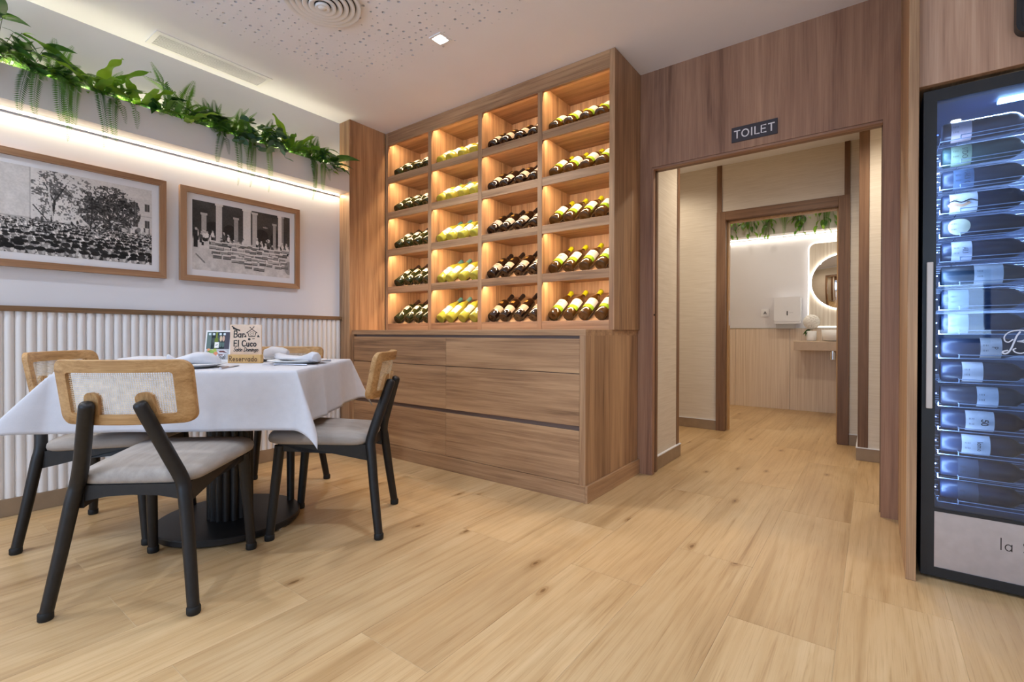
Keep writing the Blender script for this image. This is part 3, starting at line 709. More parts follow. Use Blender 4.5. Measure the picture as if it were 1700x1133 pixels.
    q = MB(); q.prism([(-.172, .419), (.172, .419), (.172, .380), (.10, .388), (0, .391), (-.10, .388), (-.172, .380)], lambda u, v, d: (u, d, v), .421, .443); q.build('front_rail', BLACKW, t)
    q = MB(); q.prism([(-.150, .402), (.150, .402), (.150, .350), (.08, .364), (0, .368), (-.08, .364), (-.150, .350)], lambda u, v, d: (u, d, v), .056, .078); q.build('rear_rail', BLACKW, t)
    return t
ch0 = make_chair()
CH = [((-1.905, .482), (-.664, .748), 'black legged cane back chair nearest the camera, its back turned to us'),
      ((-1.874, 1.506), (-.746, -.666), 'black legged cane back chair seen sideways before the drawer cabinet'),
      ((-2.940, .520), (.707, .707), 'black legged cane back chair half hidden by the draped cloth corner, its seat showing'),
      ((-2.873, 1.568), (.63, -.777), 'black legged cane back chair on the far side behind the reserved sign')]
for i, (p_, f_, lb) in enumerate(CH):
    o = ch0 if i == 0 else copy_tree(ch0)
    o.location = (p_[0], p_[1], 0); o.rotation_euler = (0, 0, math.atan2(-f_[0], f_[1])); o['label'] = lb

TCX, TCY, TH = -2.47, 1.06, math.radians(-48.0); TZ_ = 0.745
BCX, BCY = -2.45, 1.04
tb = thing('dining_table', (BCX, BCY, 0), 'square table with a fluted black column on a round black foot plate', 'table')
n1 = Vector((math.cos(TH), math.sin(TH), 0)); n2 = Vector((-n1.y, n1.x, 0)); tc0 = Vector((TCX, TCY, 0))
RT = Matrix.Translation((TCX, TCY, 0)) @ Matrix.Rotation(TH, 4, 'Z')
MB().lathe([(0, .006), (.30, .006), (.304, .010), (.304, .030), (.300, .034), (0, .034)], 64, (BCX, BCY, 0)).build('base_plate', BLACKW, tb, 'auto', True)
MB().lathe([(0, .034), (.098, .034), (.098, .70), (0, .70)], 96, (BCX, BCY, 0), rf=lambda a: .87+.13*abs(math.sin(a*8))).build('column', BLACKW, tb, 'auto', True)
mb = MB().box(-.445, .445, -.445, .445, .70, .742, .004); mb.xf(RT); mb.build('tabletop', OKX, tb, False, True)
for a in range(5):
    t_ = a*2*PI/5+0.35
    MB().lathe([(0, 0), (.016, 0), (.016, .010), (0, .010)], 10, (BCX+.285*math.cos(t_), BCY+.285*math.sin(t_), 0)).build('levelling_foot', CHROME, tb, 'auto', True)
# tablecloth
HALF, OV = .448, .232; Lc = HALF+OV; Nc = 110
def cloth_pt(s, t):
    du, dv = max(0, abs(s)-HALF), max(0, abs(t)-HALF); sx, sy = (1 if s >= 0 else -1), (1 if t >= 0 else -1)
    z = TZ_+.003; r = math.hypot(du, dv)
    if r == 0: return (s, t, z)
    wig = lambda p, k: (.010*math.sin(p*9+k)+.005*math.sin(p*23+2*k)+.012*math.exp(-((p-.12)/.035)**2))*min(1, r/.2)
    def out(pos, k): return (.05+.16*max(0.0, (abs(pos)-.18)/(HALF-.18))**2)*r+wig(pos, k)
    ph = math.atan2(dv, du); kx, ky = 1.0*sx, 2.3*sy
    ox = out(max(-HALF, min(HALF, t)), kx)*math.cos(ph)**2 if du else 0.0
    oy = out(max(-HALF, min(HALF, s)), ky)*math.sin(ph)**2 if dv else 0.0
    D = {(1, 1): .23, (-1, 1): .22, (1, -1): .35, (-1, -1): .20}[(sx, sy)]*r*math.sin(2*ph) if du and dv else 0.0
    ox += D; oy += D
    x = sx*(HALF+ox) if du else s; y = sy*(HALF+oy) if dv else t
    return (x, y, z-math.sqrt(max(0.0, r*r-ox*ox-oy*oy)))
V = []; Fc = []
def warp(i):   # denser rows near the table edge
    u = -1+2*i/Nc; return Lc*u
for i in range(Nc+1):
    for j in range(Nc+1): V.append(cloth_pt(warp(i), warp(j)))
for i in range(Nc):
    for j in range(Nc): Fc.append((i*(Nc+1)+j, (i+1)*(Nc+1)+j, (i+1)*(Nc+1)+j+1, i*(Nc+1)+j+1))
cl = MB().add(V, Fc); cl.xf(RT); clo = cl.build('tablecloth', LINEN, None, True)
sm = clo.modifiers.new('thick', 'SOLIDIFY'); sm.thickness = .0015; sm.offset = 1
tag(clo, 'white linen tablecloth draped over the table with hanging corners', 'tablecloth')
# hem line as a narrow raised band near the edge
hm = MB(); hl = Lc-.022
for side in range(4):
    P_ = []
    for k in range(81):
        e = -hl+2*hl*k/80; s, t_ = ((e, -hl), (hl, e), (-e, hl), (-hl, -e))[side]; P_.append(RT @ Vector(cloth_pt(s, t_)))
    hm.tube(P_, .0012, 5)
hm.build('hem', LINEN, clo, True)

CLZ = TZ_+.0048
def onT(a, b, z=CLZ): return tuple((tc0+n1*a+n2*b)[:2])+(z,)
def plate_thing(loc, lb):
    t = thing('dinner_plate', loc, lb, 'plate', 'plates on the set table')
    MB().lathe([(0, .002), (.07, .002), (.075, .0), (.085, .002), (.135, .016), (.137, .018), (.134, .0195), (.088, .007), (.08, .0055), (0, .0055)], 40).build('dish', PORC, t, True); return t
pl0 = plate_thing(onT(.25, -.06), 'white plate in front of the chair nearest the camera')
PLS = [((-.02, .295), 'white plate before the chair seen sideways'), ((.06, -.32), 'white plate before the chair with the draped corner'), ((-.265, 0), 'white plate behind the reserved sign')]
for (a, b), lb in PLS:
    o = copy_tree(pl0); o.location = onT(a, b); o['label'] = lb
def napkin(kind, loc, rz, lb):
    b = MB(); rn = random.Random(len(kind)); n = 16
    if kind == 'puff':      # pointed pillow-like fold with a twisted tail
        prof = [(-.125, .006, .006), (-.115, .022, .022), (-.09, .014, .012), (-.06, .036, .018), (-.01, .055, .027), (.04, .052, .026), (.075, .030, .016), (.092, .006, .005)]
    elif kind == 'roll':    # long roll that opens into a flared end
        prof = [(-.175, .004, .006), (-.165, .034, .018), (-.13, .038, .013), (-.05, .032, .012), (.05, .030, .012), (.11, .032, .017), (.165, .030, .024), (.185, .024, .021), (.188, .010, .010)]
    elif kind == 'tuft':
        prof = [(-.06, .004, .004), (-.055, .030, .024), (-.02, .040, .030), (.03, .038, .028), (.06, .030, .022), (.065, .004, .004)]
    else:
        prof = [(-.11, .004, .003), (-.105, .055, .010), (-.03, .060, .014), (.05, .060, .013), (.10, .052, .010), (.105, .004, .003)]
    # finer stations
    st = []
    for (x0, a0, b0), (x1, a1, b1) in zip(prof, prof[1:]):
        for k in range(4): f = k/4; st.append((x0+(x1-x0)*f, a0+(a1-a0)*f, b0+(b1-b0)*f))
    st.append(prof[-1]); V = []
    for i, (x, a, h) in enumerate(st):
        for k in range(n):
            an = 2*PI*k/n; w = 1+.10*math.sin(3*an+i*.35)+.05*math.sin(7*an-i*.5)
            V.append((x, a*w*math.cos(an), h+h*w*math.sin(an)*(1 if math.sin(an) > 0 else .95)))
    Fc = [(i*n+k, i*n+(k+1) % n, (i+1)*n+(k+1) % n, (i+1)*n+k) for i in range(len(st)-1) for k in range(n)]
    Fc += [tuple(range(n)), tuple(range((len(st)-1)*n, len(st)*n))]
    b.add(V, Fc); zmin = min(v[2] for v in b.v); b.xf(Matrix.Translation((0, 0, -zmin)))
    o = b.build('napkin', LINEN, None, True); o.location = loc; o.rotation_euler = (0, 0, rz); tag(o, lb, 'napkin', 'folded napkins'); return o
napkin('puff', onT(.24, -.03, CLZ+.0135), TH+PI/2+.1, 'puffed pointed white napkin on the plate nearest the camera')
napkin('roll', onT(-.03, .285, CLZ+.012), TH+PI/2-.75, 'long rolled white napkin with a flared end, before the sideways chair')
napkin('flat', onT(.07, -.345, CLZ+.0125), TH+PI/2+.6, 'flat folded white napkin before the chair with the draped corner')
napkin('tuft', onT(-.265, .10, CLZ+.013), TH+PI/2, 'short bunched white napkin behind the reserved sign')
# cutlery
def cutlery(kind):
    t = thing(kind, (0, 0, 0), 'x', kind, 'table %s' % ('forks' if kind == 'fork' else 'knives'))
    if kind == 'knife':
        MB().tube([(-.11, 0, .004), (-.02, 0, .004)], [.007, .0055], 8, flat=.55).build('handle', STEEL, t, 'auto')
        MB().prism([(-.02, -.006), (.09, -.009), (.115, .002), (.10, .008), (-.02, .006)], XY, .0025, .0042).build('blade', STEEL, t)
    else:
        MB().tube([(-.10, 0, .003), (.02, 0, .006), (.05, 0, .005)], [.006, .0035, .006], 8, flat=.5).build('handle', STEEL, t, 'auto')
        b = MB().box(.045, .062, -.011, .011, .0035, .0058, .0006)
        for k in range(4): b.box(.06, .10, -.0105+k*.0062, -.0078+k*.0062, .0035, .0055)
        b.build('tines', STEEL, t)
    return t
kn, fk = cutlery('knife'), cutlery('fork'); first = True
WH = ['nearest the camera', 'before the sideways chair', 'before the chair with the draped corner', 'behind the reserved sign']
for i, (a, b, r_) in enumerate(((.25, -.06, 0), (-.02, .295, PI/2), (.06, -.32, -PI/2), (-.265, 0, PI))):
    for pr, sd, nm in ((kn, .165, 'steel knife'), (fk, -.165, 'steel fork')):
        o = pr if i == 0 else copy_tree(pr)
        ca, sa = math.cos(r_), math.sin(r_); off = (-sd*sa, sd*ca)
        o.location = onT(a+off[0], b+off[1]); o.rotation_euler = (0, 0, TH+r_+PI+(.12 if sd > 0 else -.08)); o['label'] = '%s beside the plate %s' % (nm, WH[i])

# lettering drawn with a pen: strokes on a unit grid (x right, y up, height 1)
def arc(cx, cy, rx, ry, a0, a1, n=12): return [(cx+rx*math.cos(math.radians(a0+(a1-a0)*k/n)), cy+ry*math.sin(math.radians(a0+(a1-a0)*k/n))) for k in range(n+1)]
GL = {
 'B': (.62, [[(.08, 0), (.08, 1)], [(.08, 1)]+arc(.3, .76, .24, .24, 90, -90)+[(.08, .52)], [(.08, .52)]+arc(.32, .26, .28, .26, 90, -90)+[(.08, 0)]]),
 'E': (.66, [[(.52, 1), (.08, 1), (.08, 0), (.54, 0)], [(.08, .52), (.46, .52)]]), 'l': (.2, [[(.1, 0), (.1, 1)]]),
 'C': (.72, [arc(.40, .5, .34, .5, 50, 310)]), 'D': (.72, [[(.08, 0), (.08, 1)], [(.0, 1), (.08, 1)]+arc(.26, .5, .40, .5, 90, -90)+[(.02, 0)]]),
 'S': (.62, [arc(.32, .76, .24, .24, 30, 270)+arc(.32, .26, .26, .26, 90, -150)]), 'R': (.62, [[(.08, 0), (.08, 1)], [(.08, 1)]+arc(.3, .74, .24, .26, 90, -90)+[(.08, .48)], [(.22, .48), (.56, 0)]]),
 'T': (.62, [[(.04, 1), (.58, 1)], [(.31, 1), (.31, 0)]]), 'a': (.56, [arc(.26, .27, .20, .27, 40, 360), [(.46, .55), (.46, 0)]]),
 'r': (.40, [[(.08, 0), (.08, .55)], arc(.24, .36, .16, .19, 170, 40)]), 'u': (.54, [[(.08, .55), (.08, .2)]+arc(.25, .2, .17, .2, 180, 360)+[(.42, .55)], [(.42, .2), (.44, 0)]]),
 'c': (.50, [arc(.28, .28, .21, .28, 50, 310)]), 'o': (.56, [arc(.28, .28, .22, .28, 0, 360)]), 'n': (.54, [[(.08, 0), (.08, .55)], [(.08, .34)]+arc(.25, .36, .17, .19, 180, 0)+[(.42, 0)]]),
 'm': (.80, [[(.08, 0), (.08, .55)], [(.08, .34)]+arc(.23, .36, .15, .19, 180, 0)+[(.38, 0)], [(.38, .34)]+arc(.53, .36, .15, .19, 180, 0)+[(.68, 0)]]),
 'i': (.2, [[(.1, 0), (.1, .52)], [(.1, .70), (.1, .74)]]), 'g': (.56, [arc(.26, .28, .20, .26, 40, 360), [(.46, .55), (.46, -.15)]+arc(.27, -.15, .19, .18, 0, -150)]),
 'e': (.54, [[(.08, .28), (.46, .28)]+arc(.27, .28, .19, .27, 0, 310)]), 's': (.46, [arc(.22, .42, .14, .13, 30, 270, 8)+arc(.22, .15, .16, .14, 90, -150, 8)]),
 'v': (.50, [[(.04, .55), (.24, 0), (.44, .55)]]), 'd': (.56, [arc(.26, .27, .20, .27, 40, 360), [(.46, 1), (.46, 0)]]), ' ': (.34, []), 'è': (.54, [[(.08, .28), (.46, .28)]+arc(.27, .28, .19, .27, 0, 310), [(.2, .85), (.32, .68)]]),
 'ó': (.56, [arc(.28, .28, .22, .28, 0, 360), [(.26, .68), (.36, .86)]]), 'O': (.86, [arc(.43, .5, .36, .5, 0, 360, 20)]), 'I': (.24, [[(.12, 0), (.12, 1)]]), 'L': (.52, [[(.08, 1), (.08, 0), (.50, 0)]]),
 'P': (.6, [[(.08, 0), (.08, 1)], [(.08, 1)]+arc(.3, .74, .24, .26, 90, -90)+[(.08, .48)]]), 'N': (.68, [[(.08, 0), (.08, 1), (.58, 0), (.58, 1)]]), 'M': (.8, [[(.08, 0), (.08, 1), (.4, .35), (.72, 1), (.72, 0)]]), 'A': (.66, [[(.04, 0), (.33, 1), (.62, 0)], [(.15, .36), (.51, .36)]]),
 '5': (.58, [[(.50, 1), (.14, 1), (.11, .56)]+arc(.28, .32, .26, .32, 120, -150)]), '0': (.62, [arc(.31, .5, .24, .5, 0, 360, 18)]),
}
def write(b, text, fn, h, x0, y0, pen, shear=0.0, track=.10, sx=1.0, d=0.0004):
    """lay flat pen strokes on the surface fn(u, v, depth); returns the width written"""
    x = x0
    for chx in text:
        w, strokes = GL[chx]
        for st in strokes:
            d += .00007; closed = len(st) > 4 and math.hypot(st[0][0]-st[-1][0], st[0][1]-st[-1][1]) < 1e-6
            P = [(x+(px*sx+py*shear)*h, y0+py*h) for px, py in st]; V = []
            for i, p in enumerate(P):
                a, c_ = (P[-2] if closed and i == 0 else P[max(i-1, 0)]), (P[1] if closed and i == len(P)-1 else P[min(i+1, len(P)-1)]); tx, ty = c_[0]-a[0], c_[1]-a[1]; L_ = math.hypot(tx, ty) or 1
                nx_, ny_ = -ty/L_*pen/2, tx/L_*pen/2; ex, ey = (tx/L_*pen/2, ty/L_*pen/2)
                s_ = 0 if closed else (-1 if i == 0 else (1 if i == len(P)-1 else 0))
                V += [fn(p[0]+nx_+ex*s_, p[1]+ny_+ey*s_, d), fn(p[0]-nx_+ex*s_, p[1]-ny_+ey*s_, d)]
            b.add(V, [(2*i, 2*i+1, 2*i+3, 2*i+2) for i in range(len(P)-1)])
        x += (w*sx+track)*h
    return x-x0
def width_of(text, h, track=.10, sx=1.0): return sum((GL[c][0]*sx+track)*h for c in text)-track*h

# reserved sign: a pale wooden board in a slim wooden block
e1 = Vector((0.80, 0.60, 0)).normalized()   # along the board, seen left to right
sgn = thing('reserved_sign', (-2.506, 1.138, CLZ), 'upright wooden sign board with house logo standing in a reserved block', 'sign')
SO = Vector((-2.506, 1.138, CLZ)); en = Vector((e1.y, -e1.x, 0))
sgn.rotation_euler = (0, 0, math.atan2(e1.y, e1.x))
BDW = speckle('sign_board_wood', S(216, 188, 164), 0.6, 0.05, 30); BDB = speckle('sign_block_wood', S(206, 166, 108), 0.6, 0.06, 30)
MB().box(-.078, .078, -.004, .004, .004, .190, .001).build('board', BDW, sgn)
MB().box(-.078, .084, -.024, .006, .0, .042, .0015).build('block', BDB, sgn)
f1 = lambda u, v, d: (u, -.004-d, v); f2 = lambda u, v, d: (u, -.024-d, v)
b = MB()
wd = width_of('Bar', .040); write(b, 'Bar', f1, .031, -.060, .128, .0052, .05)
wd = width_of('El Cuco', .048, .08); write(b, 'El Cuco', f1, .044*.124/max(wd, .001)*1.0, -.060, .083, .0058, .03, .08)
hS = .022*.124/width_of('Salón Domingo', .022, .02); write(b, 'Salón Domingo', f1, hS, -.062, .058, .0028, .30, .02)
# cuckoo house, birds and leaf marks of the logo
def stroke(P, pen):
    GL['~'] = (1, [P]); write(b, '~', f1, 1.0, 0, 0, pen)
stroke([(.012, .148), (.016, .132), (.046, .132), (.050, .148)], .0042); stroke([(.006, .150), (.031, .168), (.056, .150)], .0042)
stroke([(.022, .178), (.031, .168), (.042, .180)], .004); stroke(arc(.031, .147, .010, .010, 0, 360, 14), .0016); stroke([(.027, .150), (.031, .146), (.036, .150)], .0018)
for s in (-1, 1):
    b.add([f1(.031+s*.026, .128, .0004), f1(.031+s*.040, .128, .0004), f1(.031+s*.030, .142, .0004)], [(0, 1, 2)])
b.add([f1(.018+.007*math.cos(a*PI/4), .118+.006*math.sin(a*PI/4), .0004) for a in range(8)], [tuple(range(8))])
stroke([(.034, .120), (.044, .121)], .003)
for k in range(2): stroke([(-.066+k*.006, .181-k*.010), (-.050, .170-k*.003), (-.030, .162)], .006)
stroke([(-.048, .168), (-.044, .160)], .004)
b.build('lettering', INK, sgn)
b = MB(); hR = .030*.140/width_of('Reservado', .030, .12); write(b, 'Reservado', f2, hR, -.072, .010, .0034, 0, .12); b.build('lettering', mat('burnt_brown', S(92, 62, 40), .7), sgn)
# ================================================================ printed sheets (colours per grid vertex)
def lin(a): a = np.clip(a, 0, 1); return np.where(a <= 0.04045, a/12.92, ((a+0.055)/1.055)**2.4)
def sheet(name, img, fn, w, h, parent=None, world=False):
    """img: rows x cols x 3 (sRGB 0..1, first row = top) as a flat printed mesh"""
    H_, W_ = img.shape[:2]; us = np.linspace(-w/2, w/2, W_); vs = np.linspace(h/2, -h/2, H_)
    V = [fn(u, v, 0.0) for v in vs for u in us]
    idx = np.arange(H_*W_).reshape(H_, W_); Fc = np.stack([idx[:-1, :-1], idx[1:, :-1], idx[1:, 1:], idx[:-1, 1:]], -1).reshape(-1, 4)
    me = bpy.data.meshes.new(name); me.from_pydata(V, [], Fc.tolist()); me.materials.append(PRINT)
    ca = me.color_attributes.new('Col', 'FLOAT_COLOR', 'POINT'); c = np.ones((H_*W_, 4), np.float32); c[:, :3] = lin(img.reshape(-1, 3)); ca.data.foreach_set('color', c.ravel())
    o = link(bpy.data.objects.new(name, me))
    if parent is not None:
        o.parent = parent
        if world: o.location = -Vector(parent.location)
    return o
def sepia(g): return np.stack([g*0.99+.01, g*0.965+.01, g*0.945+.012], -1)
def vnoise(H_, W_, cell, rg):
    a = rg.random((int(H_/cell)+3, int(W_/cell)+3)); y = np.arange(H_)/cell; x = np.arange(W_)/cell
    yi, xi = y.astype(int), x.astype(int); fy, fx = (y-yi)[:, None], (x-xi)[None]; fy = fy*fy*(3-2*fy); fx = fx*fx*(3-2*fx)
    return (a[yi][:, xi]*(1-fx)+a[yi][:, xi+1]*fx)*(1-fy)+(a[yi+1][:, xi]*(1-fx)+a[yi+1][:, xi+1]*fx)*fy
class Paint:
    def __init__(s, W_, H_, g=0.8): s.W, s.H = W_, H_; s.a = np.full((H_, W_), g); s.Y, s.X = np.mgrid[0:H_, 0:W_]
    def ell(s, x, y, rx, ry, g, al=1.0): k = (((s.X-x)/rx)**2+((s.Y-y)/ry)**2 <= 1); s.a[k] = s.a[k]*(1-al)+g*al
    def rect(s, x0, y0, x1, y1, g): s.a[max(0, int(y0)):max(0, int(y1)), max(0, int(x0)):max(0, int(x1))] = g
    def line(s, x0, y0, x1, y1, w, g):
        dx, dy = x1-x0, y1-y0; L_ = dx*dx+dy*dy or 1; t = np.clip(((s.X-x0)*dx+(s.Y-y0)*dy)/L_, 0, 1)
        s.a[((s.X-x0-t*dx)**2+(s.Y-y0-t*dy)**2) <= w*w] = g
def crowd_picture():
    W_, H_ = 250, 173; p = Paint(W_, H_, .84); rg = np.random.default_rng(5); rn = random.Random(5)
    p.a += (vnoise(H_, W_, 30, rg)-.5)*.06
    # pale house with windows
    p.rect(180, 24, W_, 120, .80); p.rect(180, 62, W_, 64, .68)
    for y in (34, 72, 106):
        for x in (192, 214, 236): p.rect(x, y, x+9, y+17, .28); p.rect(x+4, y, x+5, y+17, .5)
    # trees: twigs and leaf masses
    n1_, n2_, n3_ = vnoise(H_, W_, 22, rg), vnoise(H_, W_, 7, rg), vnoise(H_, W_, 2.2, rg)
    def tree(cx, cy, rx, ry, th, dark):
        d = ((p.X-cx)/rx)**2+((p.Y-cy)/ry)**2; k = (n2_*.5+n3_*.7+n1_*.3 > th+d*.28) & (d < 1.15); p.a[k] = dark+(n3_[k]-.5)*.35
    tree(86, 48, 52, 46, .62, .34); tree(128, 44, 34, 38, .72, .38); tree(172, 60, 52, 48, .42, .24)
    for (x0, y0, x1, y1, w) in ((76, 110, 82, 60, 2), (82, 62, 66, 26, 1), (82, 60, 100, 24, 1), (76, 108, 50, 74, 1), (140, 100, 142, 50, 1.4), (142, 54, 132, 28, .8), (142, 56, 156, 30, .8), (172, 100, 170, 70, 1.4)): p.line(x0, y0, x1, y1, w, .20)
    p.line(72, 30, 80, 104, 1.4, .78)
    # blank wall on the near side
    p.rect(0, 0, 46, 108, .80); p.a[:108, :46] += (vnoise(108, 46, 16, rg)-.5)*.05; p.rect(45, 0, 47, 108, .70)
    p.rect(48, 104, W_, 124, .40); p.a[100:126] -= (n2_[100:126] > .5)*.14
    for k in range(46): p.ell(rn.uniform(50, 245), rn.uniform(92, 116), rn.uniform(1.5, 4), rn.uniform(3, 8), rn.choice((.2, .3, .85, .72, .5)))
    # the crowd: row upon row of hatted heads, larger towards the bottom
    for row in range(11):
        y = 106+row*6.0; s = 2.0+row*.62; x = rn.uniform(-4, 2)
        while x < W_+5:
            yy = y+rn.uniform(-2, 2); cloth = rn.choice((.16, .2, .26, .88, .93, .9, .5))
            p.ell(x, yy+s*2.4, s*1.8, s*1.7, cloth); p.line(x, yy+s*1.2, x+s*.5, yy+s*2.6, s*.22, .86 if cloth < .4 else .3); p.ell(x+s*.2, yy, s*.72, s*.95, rn.uniform(.45, .68)); p.ell(x+s*.5, yy+s*.1, s*.3, s*.5, rn.uniform(.7, .82))
            if rn.random() < .75: p.ell(x, yy-s*.65, s*1.0, s*.55, rn.choice((.10, .14, .18, .12)))
            x += s*rn.uniform(1.7, 2.6)
    p.a += (n3_-.5)*.06
    return sepia(np.clip(p.a, .06, .95))
def crates_picture():
    W_, H_ = 240, 166; p = Paint(W_, H_, .26); rg = np.random.default_rng(8); rn = random.Random(8)
    p.a += (vnoise(H_, W_, 26, rg)-.5)*.10
    for cx, r_ in ((45, 17), (84, 15), (162, 18), (200, 14)): p.ell(cx, 62, r_, r_, .16); p.rect(cx-r_, 62, cx+r_, 90, .17)
    for x0, x1, y0, g in ((20, 31, 28, .66), (52, 66, 0, .80), (94, 104, 26, .62), (116, 135, 0, .86), (139, 151, 4, .72), (193, 201, 24, .60), (207, 217, 0, .84), (218, 222, 0, .56)):
        p.rect(x0, y0, x1, 92, g); p.rect(x0-2, y0, x1+2, y0+5, min(.9, g+.06))
    p.ell(172, 38, 6, 2, .6)
    gy = np.clip((p.Y-84)/10.0, 0, 1); g = .80+(vnoise(H_, W_, 9, rg)-.5)*.12; p.a = p.a*(1-gy)+g*gy
    for k in range(34):
        x = rn.choice((rn.uniform(4, 128), rn.uniform(150, 236))); y = rn.uniform(70, 88); p.rect(x-2.6, y+9, x+2.6, y+22, .18); p.ell(x, y+7, 3.6, 6, rn.choice((.9, .85, .88, .3))); p.ell(x, y-1, 2.0, 2.5, .70); p.rect(x-2, y-4, x+2, y-2, rn.choice((.2, .85)))
    p.rect(3, 70, 12, 112, .18); p.ell(8, 68, 2.6, 3.2, .75)
    boxes = []
    for row, (y, x0, x1, n) in enumerate(((92, 34, 226, 13), (102, 36, 226, 12), (112, 40, 222, 11), (122, 42, 226, 10), (132, 84, 226, 8), (142, 120, 168, 3))):
        for k in range(n): boxes.append((y+rn.uniform(-2, 3), x0+(x1-x0)*(k+rn.uniform(.0, .5))/n, rn.uniform(15, 21), rn.uniform(8, 10)))
    for y, x, w, h in sorted(boxes):
        f = rn.uniform(.40, .74); p.rect(x, y, x+w, y+3, .86); p.rect(x, y+3, x+w, y+h, f); p.rect(x, y+h, x+w, y+h+1.6, .16); p.rect(x+w-1, y+2, x+w, y+h, .22); p.rect(x+3, y+5, x+w-4, y+6, f-.18)
    p.line(8, 128, 26, 146, 1.6, .52); p.ell(236, 138, 12, 18, .42, .6)
    p.a += (vnoise(H_, W_, 2, rg)-.5)*.06
    return sepia(np.clip(p.a, .08, .95))
MATB = speckle('mount_board', S(226, 224, 226), 0.7, 0.01, 5)
def picture(y0, y1, z0, z1, img, lb):
    t = thing('framed_photograph', (XL, (y0+y1)/2, z0), lb, 'picture')
    xf, xb, fw_ = -3.370, XL+0.001, .034
    for nm, poly, m_ in (('top', [(y0, z1), (y1, z1), (y1-fw_, z1-fw_), (y0+fw_, z1-fw_)], FRY), ('bottom', [(y0, z0), (y1, z0), (y1-fw_, z0+fw_), (y0+fw_, z0+fw_)], FRY),
                         ('a', [(y0, z0), (y0, z1), (y0+fw_, z1-fw_), (y0+fw_, z0+fw_)], FRZ), ('b', [(y1, z0), (y1, z1), (y1-fw_, z1-fw_), (y1-fw_, z0+fw_)], FRZ)):
        MB().prism(poly, YZ, xb, xf).build('frame_rail', m_, t, False, True)
    MB().box(xb, -3.386, y0+fw_-.002, y1-fw_+.002, z0+fw_-.002, z1-fw_+.002).build('mount', MATB, t, False, True)
    w, h = y1-y0-.138, z1-z0-.144; yc, zc = (y0+y1)/2, (z0+z1)/2
    sheet('photograph', img, lambda u, v, d: (-3.3852, yc+u, zc+v), w, h, t, True); return t
picture(0.314, 1.076, 1.222, 1.800, crowd_picture(), 'oak framed old photograph of a crowd under trees')
picture(1.148, 1.910, 1.222, 1.800, crates_picture(), 'oak framed old photograph of stacked crates before an arcade')

# menu stand: folded card with a printed front
def menu_img():
    W_, H_ = 70, 84; a = np.ones((H_, W_, 3))*np.array([.72, .72, .74]); Y, X = np.mgrid[0:H_, 0:W_]; rn = np.random.default_rng(2)
    a[:52] = np.array([.20, .24, .24]); a[:52]+= ((vnoise(52, W_, 7, rn)-.5)*.25)[..., None]
    a[:52, :14] = np.array([.38, .45, .43]); a[:52, 54:] = np.array([.30, .28, .32])
    for x in (8, 20, 40, 52): k = ((X-x)**2+(Y-6)**2 < 14); a[k] = (.82, .86, .88)
    k = (abs(X-29) < 2.6) & (Y < 46); a[k] = (.48, .52, .20); k = (abs(X-29) < 5.5) & (Y > 18) & (Y < 50); a[k] = (.42, .48, .16)
    k = (abs(X-31) < 7) & (Y > 30) & (Y < 48); a[k] = (.93, .92, .90); k = (abs(X-31) < 4) & (abs(Y-39+(X-31)*.4) < 1.2); a[k] = (.45, .45, .5)
    for x, c in ((42, (.84, .74, .62)), (50, (.80, .66, .58))): k = (((X-x)/3.6)**2+((Y-20)/9)**2 < 1); a[k] = c; k = (((X-x)/4)**2+((Y-38)/8)**2 < 1); a[k] = (.34, .42, .40)
    for x, y, r_, c in ((8, 54, 5, (.9, .6, .42)), (16, 58, 6, (.55, .66, .30)), (26, 57, 7, (.68, .74, .36)), (9, 62, 5, (.40, .58, .22)), (20, 63, 6, (.5, .66, .3)), (30, 66, 7, (.86, .55, .40))): k = (X-x)**2+(Y-y)**2 < r_*r_; a[k] = c
    a[52:] += ((vnoise(32, W_, 9, rn)-.5)*.10)[..., None]
    for x, y, rx, ry, c in ((50, 60, 15, 5, (.90, .89, .91)), (48, 59, 10, 2.6, (.42, .22, .22)), (58, 61, 5, 2, (.34, .20, .22)), (46, 70, 13, 4, (.86, .85, .87)), (45, 69, 8, 2, (.48, .28, .24))): k = (((X-x)/rx)**2+((Y-y)/ry)**2 < 1); a[k] = c
    return np.clip(a, 0, 1)
mn = thing('menu_stand', onT(-.16, -.10), 'small tent card menu with a wine bottle picture beside the sign board', 'menu'); mn.scale = (.94,)*3; mn.location = (-2.715, 1.100, CLZ); mn.rotation_euler = (0, 0, math.atan2(e1.y, e1.x)+.12)
CARD = speckle('white_card', S(232, 230, 230), .5, .01, 5)
MB().prism([(-.036, 0), (-.032, 0), (0.001, .165), (.034, 0), (.038, 0), (.003, .172), (-.001, .172)], lambda u, v, d: (d, u, v), -.066, .066).build('tent_card', CARD, mn)
def mfn(u, v, d): zz = v+.088; return (u, -.0355+(.0345)*zz/.170-.0012-d, zz)
sheet('printed_front', menu_img(), mfn, .118, .150, mn)
b = MB(); write(b, 'Indo', lambda u, v, d: mfn(u, v, d+.0004), .016, .010, -.070, .0020, .25) if False else write(b, 'Indi', lambda u, v, d: mfn(u, v, d+.0004), .020, .006, -.070, .0024, .25); b.build('lettering', INK, mn)

